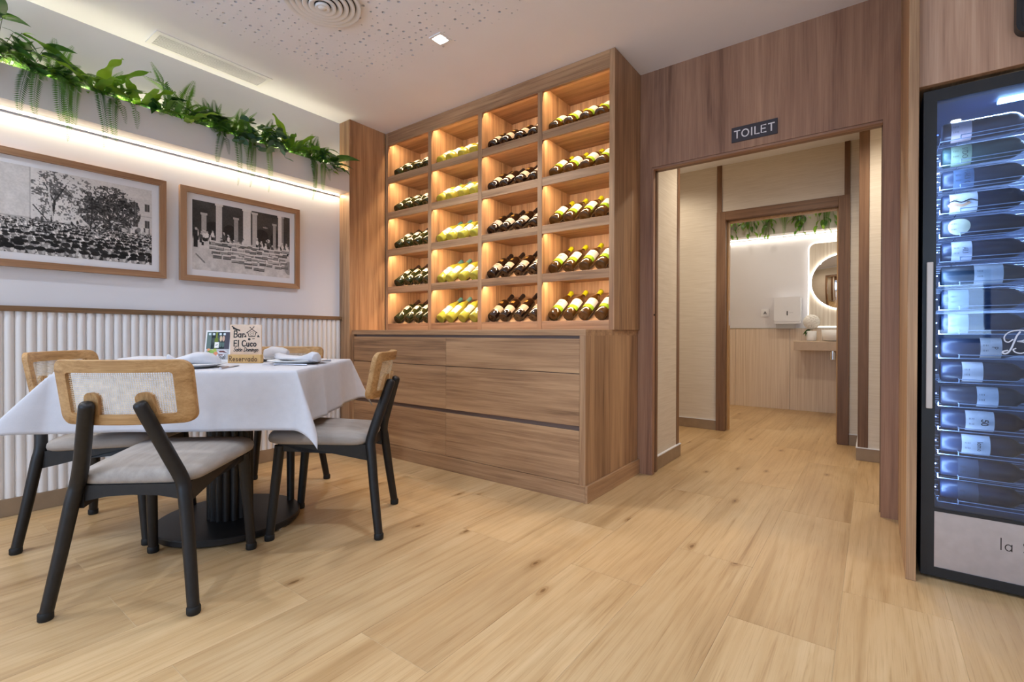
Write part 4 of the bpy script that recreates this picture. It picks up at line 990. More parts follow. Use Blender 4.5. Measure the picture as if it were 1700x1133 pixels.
# ================================================================ CEILING FITTINGS
df = thing('ceiling_diffuser', (-2.215, 1.375, ZC), 'round white ceiling air outlet of nested rings', 'vent')
for k in range(6):
    r0 = .185-.030*k; z0 = -.020-.004*k
    MB().lathe([(r0, 0.0 if k == 0 else z0+.012), (r0, z0+.003), (r0-.003, z0), (r0-.026, z0+.012), (r0-.026, z0+.016), (r0-.004, z0+.005)], 48, (-2.215, 1.375, ZC)).build('ring', PLASTIC, df, True, True)
MB().lathe([(0, -.001), (.175, -.001)], 40, (-2.215, 1.375, ZC)).build('throat', FELT, df, False, True)
MB().lathe([(0, -.040), (.018, -.040), (.022, -.034), (.022, -.01), (0, -.01)], 24, (-2.215, 1.375, ZC)).build('hub', PLASTIC, df, True, True)
def downlight(x, y, lb):
    t = thing('downlight', (x, y, ZC), lb, 'light', None)
    h = .045; MB().ring([(-h, -h), (h, -h), (h, h), (-h, h)], [(-.034, -.034), (.034, -.034), (.034, .034), (-.034, .034)], lambda u, v, d: (x+u, y+v, ZC+d), -.006, 0.0).build('trim_frame', PLASTIC, t, False, True)
    MB().lathe([(0, -.003), (.030, -.003), (.031, -.001)], 20, (x, y, ZC)).build('lens', LAMP, t, True, True)
downlight(*DOWN[0], 'small square recessed lamp shining before the wine rack')
for dx, dy in DOWN[1:]:
    MB().box(dx-.045, dx+.045, dy-.045, dy+.045, ZC-.006, ZC, .001).build('lamp_frame', PLASTIC, ce)
    MB().lathe([(0, -.008), (.030, -.008), (.031, -.006)], 20, (dx, dy, ZC)).build('lamp_lens', LAMP, ce, True)
vt = thing('linear_vent', (-3.245, 1.28, ZC), 'long slim slotted ceiling grille along the planter wall', 'vent')
vx0, vx1, vy0, vy1 = -3.335, -3.155, .962, 1.602
MB().ring([(vx0, vy0), (vx1, vy0), (vx1, vy1), (vx0, vy1)], [(vx0+.024, vy0+.024), (vx1-.024, vy0+.024), (vx1-.024, vy1-.024), (vx0+.024, vy1-.024)], lambda u, v, d: (u, v, ZC+d), -.006, 0).build('grille_frame', PLASTIC, vt, False, True)
MB().box(vx0+.02, vx1-.02, vy0+.02, vy1-.02, ZC-.001, ZC-.0002).build('grille_back', DARK, vt, False, True)
for k in range(9):
    x = vx0+.032+k*.0145; MB().box(x-.0042, x+.0042, vy0+.024, vy1-.024, ZC-.0055, ZC-.0015, .0008).build('slat', PLASTIC, vt, False, True)

# toilet sign, wall screen
sg = thing('toilet_sign', (-0.544, YB, 1.995), 'dark oblong sign reading TOILET above the sliding door opening', 'sign')
MB().box(-.661, -.427, YB-.006, YB, 1.996, 2.081, .001).build('plate', speckle('sign_plate', S(58, 52, 58), .45, .03, 20), sg, False, True)
b = MB(); tw = width_of('TOILET', .040, .16, 1.12); write(b, 'TOILET', lambda u, v, d: (-.544-.102+u*(.204/tw), YB-.006-d, 2.0185+v), .040, 0, 0, .0062, 0, .16, 1.12); b.build('lettering', WINK, sg, False, True)
scn = thing('wall_screen', (0.70, 2.335, 1.9), 'black round cornered panel fixed to the wood above the wine fridge', 'screen')
MB().prism(rrect(.374, 1.03, 1.897, 2.42, .035, 6), XZ, 2.298, 2.335).build('casing', BLACKM, scn, 'auto', True)
MB().prism(rrect(.386, 1.018, 1.909, 2.408, .028, 6), XZ, 2.2965, 2.298).build('screen_face', mat('screen_black', S(40, 40, 44), .25), scn, False, True)
# ================================================================ PLANTER AND PLANTS
PXF, PZ0, PZ1 = -3.268, 1.995, 2.160
pln = thing('wall_planter', (XL, .5, PZ0), 'long white planter box along the wall with a lit underside', 'planter')
MB().box(PXF-.018, PXF, -1.6, 2.2575, PZ0, PZ1, .001).build('front_board', PLANTERW, pln, False, True)
MB().box(XL, PXF-.018, -1.6, 2.2575, PZ0, PZ0+.018).build('bottom_board', PLANTERW, pln, False, True)
MB().box(XL, XL+.010, -1.55, 2.25, PZ0-.010, PZ0-.002, .001).build('led_tape', LEDM, pln, False, True)
MB().box(XL, XL+.012, -1.55, 2.25, PZ0-.013, PZ0-.0105).build('led_channel', STEEL, pln, False, True)
area('planter_led', (XL+.016, .35, PZ0-.008), (0.35, 0, -1), .012, 3.8, P_LED*1.5, LEDC)
area('planter_uplight', (PXF-.030, .35, PZ1-.055), (-0.25, 0, 1), .012, 3.8, P_LED*3.2, (1.0, 0.95, 0.62))
area('planter_backlight', (XL+.014, .35, 2.19), (0.12, 0, 1), .012, 3.8, P_LED*0.28, (1.0, 0.90, 0.62), 110)
MB().box(XL, XL+.008, -1.55, 2.25, 2.172, 2.184).build('led_tape', LEDM, pln, False, True)
MB().box(PXF-.034, PXF-.022, -1.55, 2.25, PZ1-.066, PZ1-.058).build('led_tape', LEDM, pln, False, True)
area_fix = [o for o in bpy.data.objects if o.name.startswith('planter_')]
for o in area_fix:   # the long side runs along the wall
    d_ = {'planter_led': Vector((0.35, 0, -1)), 'planter_uplight': Vector((-0.25, 0, 1))}.get(o.name, Vector((0.12, 0, 1))); z_ = -d_.normalized(); y_ = Vector((0, 1, 0)); x_ = y_.cross(z_)
    M_ = Matrix((x_, y_, z_)).transposed().to_4x4(); M_.translation = o.location; o.matrix_world = M_
for o in bpy.data.objects:
    if o.name.startswith('rack_led'):
        d_ = Vector((0, 0.42, -1)); z_ = -d_.normalized(); x_ = Vector((1, 0, 0)); y_ = z_.cross(x_); M_ = Matrix((x_, y_, z_)).transposed().to_4x4(); M_.translation = o.location; o.matrix_world = M_

def frond(path, L_leaf, n, taper=.9, droop=.25, w=.22):
    """feathery fern frond: a rib with pairs of slim leaflets"""
    b = MB(); P = smooth_path(path, max(3, n//max(1, len(path)-1)))
    b.tube(P, [.0016*(1-.7*i/len(P)) for i in range(len(P))], 4, cap=False)
    V = []; Fc = []
    for i in range(2, len(P)-1):
        t = (P[i+1]-P[i-1]).normalized(); side = t.cross(Vector((0, 0, 1)))
        if side.length < .35: side = t.cross(Vector((1, 0, 0)))
        side.normalize(); nm = side.cross(t); f = i/len(P); l = L_leaf*(math.sin(PI*min(1, f*.86+.12))**.75)*(1-.25*f)
        for s in (-1, 1):
            d = (side*s+t*.45-nm*droop).normalized(); q = P[i]; ww = t*l*w
            n0 = len(V); V += [q-ww*.3, q+d*l*.45-ww*.55, q+d*l, q+d*l*.45+ww*.55]; Fc.append((n0, n0+1, n0+2, n0+3))
    b.add(V, Fc); return b
def strap(L_, wd, arch, wave=.006, n=18):
    """long wavy strap leaf with a keel"""
    b = MB(); V = []; Fc = []
    for i in range(n+1):
        f = i/n; x = L_*math.sin(f*arch)/arch*1.0; z = L_*(1-math.cos(f*arch))/arch*-1+L_*f*.25
        w = wd*(math.sin(PI*min(1, .10+f*.90))**.6)*(1 if f < .99 else .05); k = wave*math.sin(f*17)
        V += [(x, -w, z+.3*w+k), (x, 0, z), (x, w, z+.3*w-k)]
    for i in range(n): Fc += [(3*i, 3*i+1, 3*i+4, 3*i+3), (3*i+1, 3*i+2, 3*i+5, 3*i+4)]
    return b.add(V, Fc)
def heart(L_, wd):
    b = MB(); V = [(0, 0, 0)]; Fc = []; pr = [(-.06, .0), (-.10, .30), (.06, .46), (.30, .46), (.55, .36), (.78, .19), (.93, .06), (1.0, 0)]
    mid = [(x*L_, 0, .06*L_*math.sin(PI*max(0, x))-.16*L_*max(0, x)**2) for x, _ in pr]
    for (x, w), m_ in zip(pr, mid): V += [(x*L_, -w*wd*2*.55, m_[2]+w*L_*.16), m_, (x*L_, w*wd*2*.55, m_[2]+w*L_*.16)]
    for i in range(len(pr)-1):
        a = 1+3*i; Fc += [(a, a+1, a+4, a+3), (a+1, a+2, a+5, a+4)]
    b.add(V, Fc); b.tube([(-.5*L_, 0, -.10*L_), (-.2*L_, 0, .02*L_), (0, 0, 0)], .0014, 4); return b
def disc_leaf(r):
    b = MB(); n = 10; V = [(r, 0, .12*r)]+[(r+r*math.cos(2*PI*k/n), r*.95*math.sin(2*PI*k/n), -.05*r*math.cos(4*PI*k/n)) for k in range(n)]
    return b.add(V, [(0, 1+k, 1+(k+1) % n) for k in range(n)])
F_HANG = [frond([(0, 0, 0), (.05, .0, .045), (.095, .01, .010), (.112, .015, -.08), (.116, .02, -.20), (.110, .01, -.30)], .036, 56, w=.24).mesh('frond', L_FERN),
          frond([(0, 0, 0), (.045, -.01, .035), (.085, -.02, -.005), (.100, -.03, -.07), (.103, -.035, -.15), (.100, -.03, -.21)], .034, 42, w=.24).mesh('frond', L_FERN),
          frond([(0, 0, 0), (.04, .01, .04), (.09, .03, .012), (.110, .05, -.06), (.115, .06, -.13)], .032, 30, w=.26).mesh('frond', L_FERN)]
F_UP = [frond([(0, 0, 0), (.01, 0, .07), (.03, 0, .14), (.07, 0, .19)], .040, 38, w=.20).mesh('frond', L_FERN),
        frond([(0, 0, 0), (.04, 0, .06), (.10, 0, .09), (.16, 0, .08)], .040, 38, w=.20).mesh('frond', L_FERN),
        frond([(0, 0, 0), (.05, 0, .03), (.11, 0, .035), (.16, 0, .0)], .036, 34, w=.20).mesh('frond', L_FERN)]
M_STRAP = [strap(.34, .021, .8).mesh('leaf', L_STRAP, True), strap(.24, .022, .8, .008).mesh('leaf', L_STRAP, True)]
M_BROAD = [heart(.13, .052).mesh('leaf', L_DARK, True), heart(.10, .044).mesh('leaf', L_DARK, True)]
M_IVY = [heart(.060, .030).mesh('leaf', L_IVY, True), heart(.046, .024).mesh('leaf', L_IVY, True)]
M_EUC = disc_leaf(.026).mesh('leaf', L_EUC, True)
rp = random.Random(21)
GP = 'plants in the wall planter'
def fern(y, nh, nu, lb, hang=None, up=0.9, base=(-3.335, 2.135)):
    t = thing('fern', (base[0], y, base[1]), lb, 'plant', GP)
    for k in range(nh):
        o = inst('frond', F_HANG[hang if hang is not None and k == 0 else rp.randrange(3)], t, (rp.uniform(-.005, .02), (k-(nh-1)/2)*.045+rp.uniform(-.012, .012), .005), (rp.uniform(-.12, .12), 0, rp.uniform(-.15, .15)), rp.uniform(.92, 1.08))
    for k in range(int(nu*1.5)):
        a = rp.uniform(-PI*.47, PI*.47); o = inst('frond', F_UP[rp.choice((0, 1, 1, 2, 2))], t, (rp.uniform(-.02, .03), rp.uniform(-.07, .07), 0), (rp.uniform(-.2, .2), rp.uniform(-.25, .25), a), up*rp.uniform(.75, 1.2)*1.15)
    MB().lathe([(0, -.03), (.018, -.03), (.022, .012), (0, .02)], 8).build('crown_base', STEM, t, True); return t
def strapfern(y, n, lb, a0=-1.3, a1=1.3, tilt=0.0, sc=1.0):
    t = thing('strap_leaf_plant', (-3.335, y, 2.14), lb, 'plant', GP)
    for k in range(n):
        a = a0+(a1-a0)*(k+.5)/n+rp.uniform(-.15, .15); inst('leaf', M_STRAP[k % 2], t, (0, 0, 0), (rp.uniform(-.3, .3), rp.uniform(-.75, .1)+tilt, a), sc*rp.uniform(.9, 1.3))
    MB().lathe([(0, -.03), (.012, -.03), (.016, .01), (0, .02)], 8).build('crown_base', STEM, t, True); return t
def leafy(y, n, lb, meshes, spread=.07, h=.11, sc=1.0, name='leafy_plant', outz=0.0):
    t = thing(name, (-3.33, y, 2.14), lb, 'plant', GP); st = MB()
    for k in range(int(n*1.7)):
        a = rp.uniform(-1.45, 1.45); r = rp.uniform(.2, 1)*spread; z = rp.uniform(.1, 1)*h+outz*r/spread
        px, py = r*math.cos(a)*.8, r*math.sin(a)*1.2
        px = max(px, -.02)
        inst('leaf', rp.choice(meshes), t, (px, py, z), (rp.uniform(-.5, .5), rp.uniform(-.5, .7), a+rp.uniform(-.5, .5)), sc*rp.uniform(.85, 1.3))
        st.tube([(0, 0, -.02), (px*.5, py*.5, z*.6), (px-.01*math.cos(a), py-.01*math.sin(a), z)], .0016, 4)
    st.build('stems', STEM, t); return t
def eucalyptus(y, n, lb, down=True):
    t = thing('eucalyptus_sprig', (-3.32, y, 2.15), lb, 'plant', GP); st = MB()
    for s in range(n):
        a = -.7+1.4*(s+.5)/n; pts = smooth_path([(0, 0, 0), (.04*math.cos(a), .05*math.sin(a), .05 if s % 2 else .03), (.09*math.cos(a), .12*math.sin(a), (.09 if s % 2 else -.0)), (.12*math.cos(a), .17*math.sin(a), (.10 if s % 2 else -.06))], 4)
        st.tube(pts, .0014, 4)
        for i, p in enumerate(pts[3:]):
            inst('leaf', M_EUC, t, p, (rp.uniform(-.6, .6), rp.uniform(-.8, .6), a+(1 if i % 2 else -1)*1.2), rp.uniform(.75, 1.15))
    st.build('stems', STEM, t); return t
leafy(.36, 16, 'broad leaved shrub at the near end of the planter', M_BROAD+M_IVY, .11, .26, .85)
leafy(.47, 12, 'broad leaved shrub with pink tipped stems beside the first fern', M_BROAD, .08, .17, .75)
fern(.53, 3, 9, 'fern with the first group of hanging fronds, under the broad leaves', 1)
fern(.63, 3, 9, 'fern with long hanging fronds beside the tall strap leaves', 0)
t_ = strapfern(.74, 4, 'tall strap leaved plant arching over the second fern', -.2, 1.2, -.25, 1.1)
inst('leaf', M_STRAP[0], t_, (0, .02, .02), (.2, -.62, -1.35), 1.15); inst('leaf', M_STRAP[0], t_, (.02, .0, .02), (-.3, -.35, -1.0), .9)
fern(.80, 4, 8, 'fern with a dense curtain of fronds below the strap leaves', 0)
strapfern(.93, 5, 'strap leaved plant with folded dark leaves before the round leaved one', -1.1, 1.2, .1, .9)
leafy(1.03, 12, 'round dark leaved plant at the middle of the planter', M_BROAD, .08, .13, .8)
fern(1.12, 0, 7, 'upright fern beside the round dark leaved plant', None, 1.25)
strapfern(1.16, 3, 'low strap leaved plant trailing over the planter edge', -.4, .6, .25, .8)
fern(1.24, 0, 9, 'yellowish low fern lit from below', None, .8)
fern(1.33, 2, 10, 'fern with two short hanging fronds, beyond the trailing strap leaf', 2)
fern(1.44, 3, 10, 'fern with long fronds hanging over the picture of crates', 0)
eucalyptus(1.50, 4, 'blue green eucalyptus sprigs above the fern with long fronds')
fern(1.57, 2, 6, 'fern with a single trailing frond by the eucalyptus', 1, 1.0)
leafy(1.63, 14, 'bushy serrated leafed plant before the second eucalyptus', M_IVY+M_BROAD, .08, .15, .8)
eucalyptus(1.68, 4, 'eucalyptus sprigs with round leaves drooping over the edge')
strapfern(1.80, 4, 'strap leaved plant with wavy arching leaves near the cabinet end', -1.0, 1.0, -.1, .95)
fern(1.86, 1, 9, 'small fern tucked below the wavy strap leaves', 2, .85)
fern(1.98, 4, 9, 'fern with fronds hanging before the last stretch of planter', 0, .85)
leafy(2.03, 14, 'dark serrated leafed bush close to the wooden panel', M_IVY+M_BROAD, .08, .14, .75)
leafy(2.12, 10, 'dark ivy like plant spilling at the planter end', M_IVY, .08, .05, 1.0, outz=-.05)
leafy(2.16, 8, 'large pointed leaves against the wooden filler panel', M_BROAD, .06, .12, 1.15)
fern(.30, 2, 8, 'fern at the very beginning of the planter in view', 1)
FILL = [(.42, 'small leaved creeper under the first broad leaves'), (.58, 'small leaved creeper behind the first hanging fronds'), (.70, 'small leaved creeper below the tall strap leaf'), (.88, 'small leaved creeper before the folded dark leaves'), (1.08, 'small leaved creeper around the round dark leaved plant'),
        (1.28, 'small leaved creeper in the yellowish fern'), (1.40, 'small leaved creeper by the first eucalyptus'), (1.60, 'small leaved creeper between the two eucalyptus sprigs'), (1.76, 'small leaved creeper below the wavy strap leaves'), (1.93, 'small leaved creeper before the dark serrated bush'), (2.10, 'small leaved creeper at the foot of the pointed leaves')]
for yy, lb in FILL: leafy(yy, 15, lb, M_IVY, .09, .085, .62, 'trailing_creeper')
for k, yy in enumerate((.05, -.25, -.6)): fern(yy, 3, 7, ('fern third from the shop front end of the planter', 'fern second from the shop front end of the planter', 'outermost fern at the shop front end of the planter')[k])

# ================================================================ WINE FRIDGE
FX0, FX1, FY0, FY1, FZ = 0.143, 0.743, 2.35, 2.95, 1.795
fr = thing('wine_fridge', ((FX0+FX1)/2, 2.65, 0), 'tall black wine fridge with a glass door in the wooden alcove', 'fridge')
FIN = mat('fridge_liner', S(60, 72, 100), .5)
body = MB(); body.box(FX0, FX0+.035, FY0+.045, FY1, .0, FZ); body.box(FX1-.035, FX1, FY0+.045, FY1, 0, FZ); body.box(FX0+.035, FX1-.035, FY0+.045, FY1, FZ-.035, FZ); body.box(FX0+.035, FX1-.035, FY0+.045, FY1, 0, .21); body.box(FX0+.035, FX1-.035, FY1-.02, FY1, .21, FZ-.035)
body.build('cabinet_body', FIN, fr, False, True)
o_ = [(FX0, .012), (FX1, .012), (FX1, FZ), (FX0, FZ)]; i_ = [(FX0+.038, .046), (FX1-.038, .046), (FX1-.038, FZ-.042), (FX0+.038, FZ-.042)]
dr = MB().ring(o_, i_, XZ, FY0, FY0+.040).build('door_frame', BLACKM, fr, False, True)
MB().box(FX0+.038, FX1-.038, FY0+.004, FY0+.036, .250, .262).build('door_rail', BLACKM, dr)
MB().box(FX0+.036, FX1-.036, FY0+.006, FY0+.010, .262, FZ-.040).build('glass_pane', FPANE, dr)
MB().box(FX0+.038, FX1-.038, FY0+.003, FY0+.012, .046, .250).build('kick_panel', STEEL, dr)
b = MB(); write(b, 'la Sommelière', lambda u, v, d: (.352+u, FY0+.003-d, .155+v), .040, 0, 0, .0030, 0, .10); b.build('lettering', INK, dr)
SL = .0897
b = MB(); sc_ = lambda u, v, d: (.352+u, FY0+.006-d, .838+v)
def curl(pts, pen):
    P_ = [(q.x*.072, q.y*.072) for q in smooth_path([(x, y, 0) for x, y in pts], 7)]; GL['~'] = (1, [P_]); write(b, '~', sc_, 1, 0, 0, pen)
curl([(.22, .10), (.10, .06), (.06, .0), (.14, -.06), (.26, .02), (.36, .22), (.46, .55), (.54, .80), (.64, .98)], .0048)
curl([(.40, .62), (.26, .50), (.14, .56), (.12, .76), (.26, .96), (.52, 1.06), (.80, 1.04), (.96, .90), (.92, .70), (.74, .58), (.56, .54), (.78, .50), (.94, .34), (.90, .12), (.70, -.02), (.50, .02), (.42, .14), (.50, .20)], .0036)
SILV = mat('silver_print', S(206, 214, 232), .4); b.build('lettering', SILV, dr); b = MB()
write(b, 's', sc_, .022, .058, .165, .003)
b.build('lettering', SILV, dr)
hd = MB().box(.1535, .1715, FY0-.030, FY0-.018, .630, 1.163, .002).build('handle', speckle('handle_steel', S(206, 196, 190), .4, .03, 10), fr, False, True)
MB().box(.158, .168, FY0-.018, FY0, .66, .675).box(.158, .168, FY0-.018, FY0, 1.12, 1.135).build('handle_bracket', STEEL, hd)
WIRE = mat('shelf_wire', S(176, 186, 210), .45, .5)
for k in range(16):
    z = 1.619-SL*k; w = MB(); y0 = FY0+.062
    w.tube([(FX0+.052, FY1-.05, z), (FX0+.052, y0, z), (FX1-.052, y0, z), (FX1-.052, FY1-.05, z)], .0018, 6)
    w.tube([(.252, y0+.3, z+.013), (.252, y0-.002, z+.013), (FX1-.06, y0-.002, z+.013)], .0016, 6); w.tube([(.252, y0-.002, z), (.252, y0-.002, z+.013)], .0016, 6); w.tube([(FX0+.052, y0, z), (FX0+.052, y0, z+.014)], .0016, 6)
    for j in range(5): w.tube([(FX0+.052, y0+.08+.09*j, z), (FX1-.052, y0+.08+.09*j, z)], .0014, 5)
    w.build('wire_shelf', WIRE, fr, 'auto', True)
BLUE = mat('blue_led', (1, 1, 1, 1), .4, emit=(.06, .13, 1.0, 1), es=6.0)
ls = MB()
for k in range(16): ls.lathe([(0, 0), (.0022, 0), (.0022, .0022), (0, .0034)], 8, (0, 0, 0)); n_ = len(ls.v)-32; ls.xf(Matrix.Translation((FX0+.046, FY0+.075, 1.651-.0885*k)) @ Matrix.Rotation(PI/2, 4, 'X'), n_)
ls.build('led_points', BLUE, fr, False, True)['kind'] = 'stuff'
MB().box(.36, .55, FY0+.12, FY0+.16, FZ-.045, FZ-.037).build('ceiling_led', mat('fridge_led', (1, 1, 1, 1), .4, emit=(.55, .8, 1, 1), es=14.0), fr, False, True)
area('fridge_led_light', ((FX0+FX1)/2, FY0+.15, FZ-.06), (0, .25, -1), .40, .05, 12.0, (.66, .80, 1.0))
for zz_ in (.5, .95, 1.4): area('fridge_strip', (FX0+.046, FY0+.052, zz_), (1, .30, 0), .02, .4, 1.5, (.60, .76, 1.0))
FB = [('round', S(70, 60, 64), S(226, 196, 200), 'dark bottle with a pink label', .255), ('round', S(48, 74, 52), S(150, 168, 140), 'green bottle with a leafy label reading INDO', .255), ('round', S(34, 38, 46), S(84, 104, 136), 'dark bottle with a slate blue label', .262),
      ('round', S(40, 40, 44), S(226, 222, 226), 'dark bottle with a wave drawing on its white label', .262), ('slope', S(38, 38, 36), S(188, 184, 160), 'dark bottle with an oval gold and cream label', .25), ('round', S(36, 38, 44), S(196, 196, 212), 'dark bottle with a small plain lilac label', .258),
      ('slope', S(44, 52, 46), S(206, 206, 212), 'greenish bottle with a wide white label level with the handle top', .33), ('round', S(40, 44, 52), S(120, 136, 170), 'dark bottle with a dull blue label above the reflection', .25), ('round', S(34, 36, 44), S(150, 160, 184), 'dark bottle with a plain grey blue label behind the handle', .25),
      ('slope', S(40, 38, 40), S(214, 204, 202), 'bottle with a cream label marked with a flourish', .34), ('round', S(34, 34, 40), S(206, 200, 204), 'dark bottle with an off white lined label', .29), ('round', S(52, 46, 40), S(204, 206, 216), 'brown shouldered bottle with a narrow white label', .33),
      ('round', S(34, 36, 42), S(206, 204, 210), 'bottle with a number 50 on its white label', .31), ('round', S(32, 36, 46), S(204, 204, 212), 'dark bottle with a signature on a long white label', .30), ('round', S(30, 34, 46), S(64, 72, 92), 'dark bottle with a dark embossed label', .28), ('round', S(28, 32, 44), S(58, 66, 86), 'darkest bottle with a faint label on the lowest shelf', .28)]
for k, (pf, gc, lc, lb, xl) in enumerate(FB):
    z = 1.619-SL*k+.0395; pr = bottle_profile(pf); t = thing('fridge_bottle', (.203, FY0+.110, z), lb, 'bottle', 'bottles lying in the wine fridge')
    Q = Matrix.Rotation(PI/2, 4, 'Y')
    bb = MB().lathe(pr, 18); bb.xf(Q); bb.build('glass', mat('hazed_bottle_glass_%d' % k, tuple(a_*.6+b_*.4 for a_, b_ in zip(gc, S(38, 52, 84))), .32, spec=.3), t, True)  # blue haze of the fridge interior mixed into each glass colour
    c0 = xl-.203; hw_ = .028 if k not in (3, 6, 13, 12) else .038
    c0 = min(max(c0, .045), .135); pt = patch(pr, .0008, max(.010, c0-hw_), min(.178, c0+hw_), -PI/2-1.3, -PI/2+1.5, 12, 2); pt.xf(Q)
    if k == 4:
        pt = MB(); rd_ = .0382; E_ = [(c0+.031*math.cos(2*PI*j/24)*q/3, .034*math.sin(2*PI*j/24)*q/3) for q in (1, 2, 3) for j in range(24)]
        pt.add([(c0, -rd_, 0)]+[(x_, -rd_*math.cos(y_/rd_), rd_*math.sin(y_/rd_)) for x_, y_ in E_], [(0, 1+j, 1+(j+1) % 24) for j in range(24)]+[(1+24*q+j, 25+24*q+j, 25+24*q+(j+1) % 24, 1+24*q+(j+1) % 24) for q in (0, 1) for j in range(24)])
    la = pt.build('label', speckle('label_paper_%d' % k, lc, .6, .06, 60), t, True)
    cp = MB().lathe([(.0152, .24)]+[(r+.0008, zz) for r, zz in pr if zz >= .25 and r > 0]+[(0, .3006)], 14); cp.xf(Q); cp.build('capsule', [C_DARK, C_TEAL, P_GOLD][k % 3], t, True)
    # print on the label, running round the bottle
    rad = .0388; w_ = MB(); fnL = lambda u, v, d, c0=c0, hw_=hw_: (c0-hw_+u, -(rad+d)*math.cos(v/rad), (rad+d)*math.sin(v/rad))
    txt = {1: 'INDO', 2: 'MALI O', 5: 'ALI', 9: 'P', 12: '50', 3: 'ir', 13: 'lamo'}.get(k)
    if txt:
        GLW = width_of(txt, .014); rotf = lambda u, v, d: fnL(hw_*1.2-v, u-GLW/2+.002, d)
        write(w_, txt, lambda u, v, d: fnL(hw_*1.1+v, GLW/2-u, d), .014 if k != 12 else .017, 0, 0, .0018 if k != 12 else .0030)
    for q_ in range(4):
        vv = [(hw_*.25+.004*q_, -.012), (hw_*.25+.004*q_, .012)]; GL['~'] = (1, [vv]); write(w_, '~', fnL, 1, 0, 0, .0010)
    if k == 3:
        GL['~'] = (1, [[(2*hw_*i/12, .004*math.sin(i*.9)+.002) for i in range(13)]]); write(w_, '~', fnL, 1, 0, 0, .004)
        oc = MB(); GL['~'] = (1, [[(2*hw_*i/12, -.010+.004*math.sin(i*.9)) for i in range(9)]]); write(oc, '~', fnL, 1, 0, 0, .010); oc.build('label_band', mat('orange_print', S(224, 170, 130), .6), la)
    w_.build('label_print', INK, la)

# ================================================================ WASHROOM
MP = thing('mirror_panel', (-.3, BY, .96), 'pale ribbed panel with rounded corners and a lit edge behind the mirror', 'panel')
MB().prism(rrect(-.612, .30, .985, 1.952, .07, 6), XZ, BY-.030, BY-.020).build('panel_face', RIBPALE, MP, False, True)
MB().ring(rrect(-.618, .306, .979, 1.958, .075, 6), rrect(-.606, .294, .991, 1.946, .066, 6), XZ, BY-.034, BY-.012).build('edge_light', mat('edge_led', (1, 1, 1, 1), .5, emit=(1, .95, .86, 1), es=1.2), MP, False, True)
mr_ = thing('round_mirror', (-.275, BY-.05, 1.49), 'round backlit mirror over the wash counter', 'mirror')
Qm = Matrix.Translation((-.275, BY-.060, 1.492)) @ Matrix.Rotation(PI/2, 4, 'X')
q_ = MB().lathe([(0, .0), (.300, .0), (.306, -.004), (.306, -.012), (0, -.012)], 64); q_.xf(Qm); q_.build('mirror_glass', MIRROR, mr_, 'auto', True)
q_ = MB().lathe([(.286, -.012), (.318, -.012), (.318, -.022), (.286, -.022)], 64); q_.xf(Qm); q_.build('halo_light', mat('halo_led', (1, 1, 1, 1), .5, emit=(1, .96, .88, 1), es=5.0), mr_, 'auto', True)
dsp = thing('towel_dispenser', (-.817, BY, .964), 'white wall paper towel dispenser with a sheet hanging out', 'dispenser')
MB().prism(rrect(-.955, -.682, 1.048, 1.335, .022, 5), XZ, BY-.115, BY-.013).build('housing', PLASTIC, dsp, 'auto', True)
MB().prism(rrect(-.950, -.687, 1.022, 1.06, .010, 3), XZ, BY-.110, BY-.013).build('lower_tray', PLASTIC, dsp, 'auto', True)
MB().box(-.940, -.745, BY-.075, BY-.070, .966, 1.024).build('paper_sheet', P_WHITE, dsp, False, True)
MB().prism(rrect(-.822, -.812, 1.118, 1.170, .005, 4), XZ, BY-.117, BY-.115).build('slot_window', DARK, dsp, False, True)
MB().box(-.796, -.756, BY-.1165, BY-.115, 1.148, 1.152).build('maker_mark', mat('pale_grey_print', S(190, 190, 194), .5), dsp, False, True)
sw = thing('call_switch', (-1.067, BY, 1.11), 'small square white switch plate with a triangle symbol', 'switch')
MB().prism(rrect(-1.110, -1.024, 1.113, 1.207, .006, 3), XZ, BY-.008, BY).build('cover_plate', PLASTIC, sw, False, True)
MB().prism(rrect(-1.094, -1.040, 1.130, 1.190, .004, 3), XZ, BY-.011, BY-.008).build('rocker', PLASTIC, sw, False, True)
GL['~'] = (1, [[(0, .022), (-.016, -.008)], [(0, .022), (.016, -.008)], [(0, .010), (-.006, -.008)], [(0, .010), (.006, -.008)]]); b = MB(); write(b, '~', lambda u, v, d: (-1.067+u, BY-.011-d, 1.152+v), 1, 0, 0, .005); b.build('symbol', INK, sw, False, True)
CNT = speckle('counter_tile', S(196, 172, 148), .5, .06, 20)
vc = thing('vanity_counter', (-.2, BY, .715), 'beige wall hung wash counter under the mirror', 'counter')
MB().box(-.705, .6, BY-.50, BY-.013, .722, .822, .003).build('slab', CNT, vc, False, True)
q_ = MB().tube(smooth_path([(-.36, BY-.25, .722), (-.36, BY-.25, .66), (-.36, BY-.24, .635), (-.36, BY-.20, .63), (-.36, BY-.02, .63)], 4), .018, 12); q_.tube([(-.36, BY-.25, .70), (-.36, BY-.25, .62)], .030, 14); q_.build('waste_trap', CHROME, vc, 'auto', True)
bs_ = thing('wash_basin', (-.18, BY-.26, .822), 'white ribbed countertop wash basin', 'basin')
q_ = MB(); pro = [(0, .004), (.20, .004), (.235, .012), (.245, .125), (.238, .125), (.225, .02), (0, .016)]; q_.lathe(pro, 120, (-.22, BY-.27, .822), rf=lambda a: 1+.012*math.sin(a*60)); q_.build('bowl', PORC, bs_, True, True)
MB().tube(smooth_path([(-.20, BY-.05, .822), (-.20, BY-.05, 1.04), (-.20, BY-.08, 1.07), (-.20, BY-.17, 1.05)], 4), .011, 10).build('tap', CHROME, bs_, 'auto', True)
vs = thing('flower_vase', (-.565, BY-.20, .823), 'small white vase with a white hydrangea on the wash counter', 'vase')
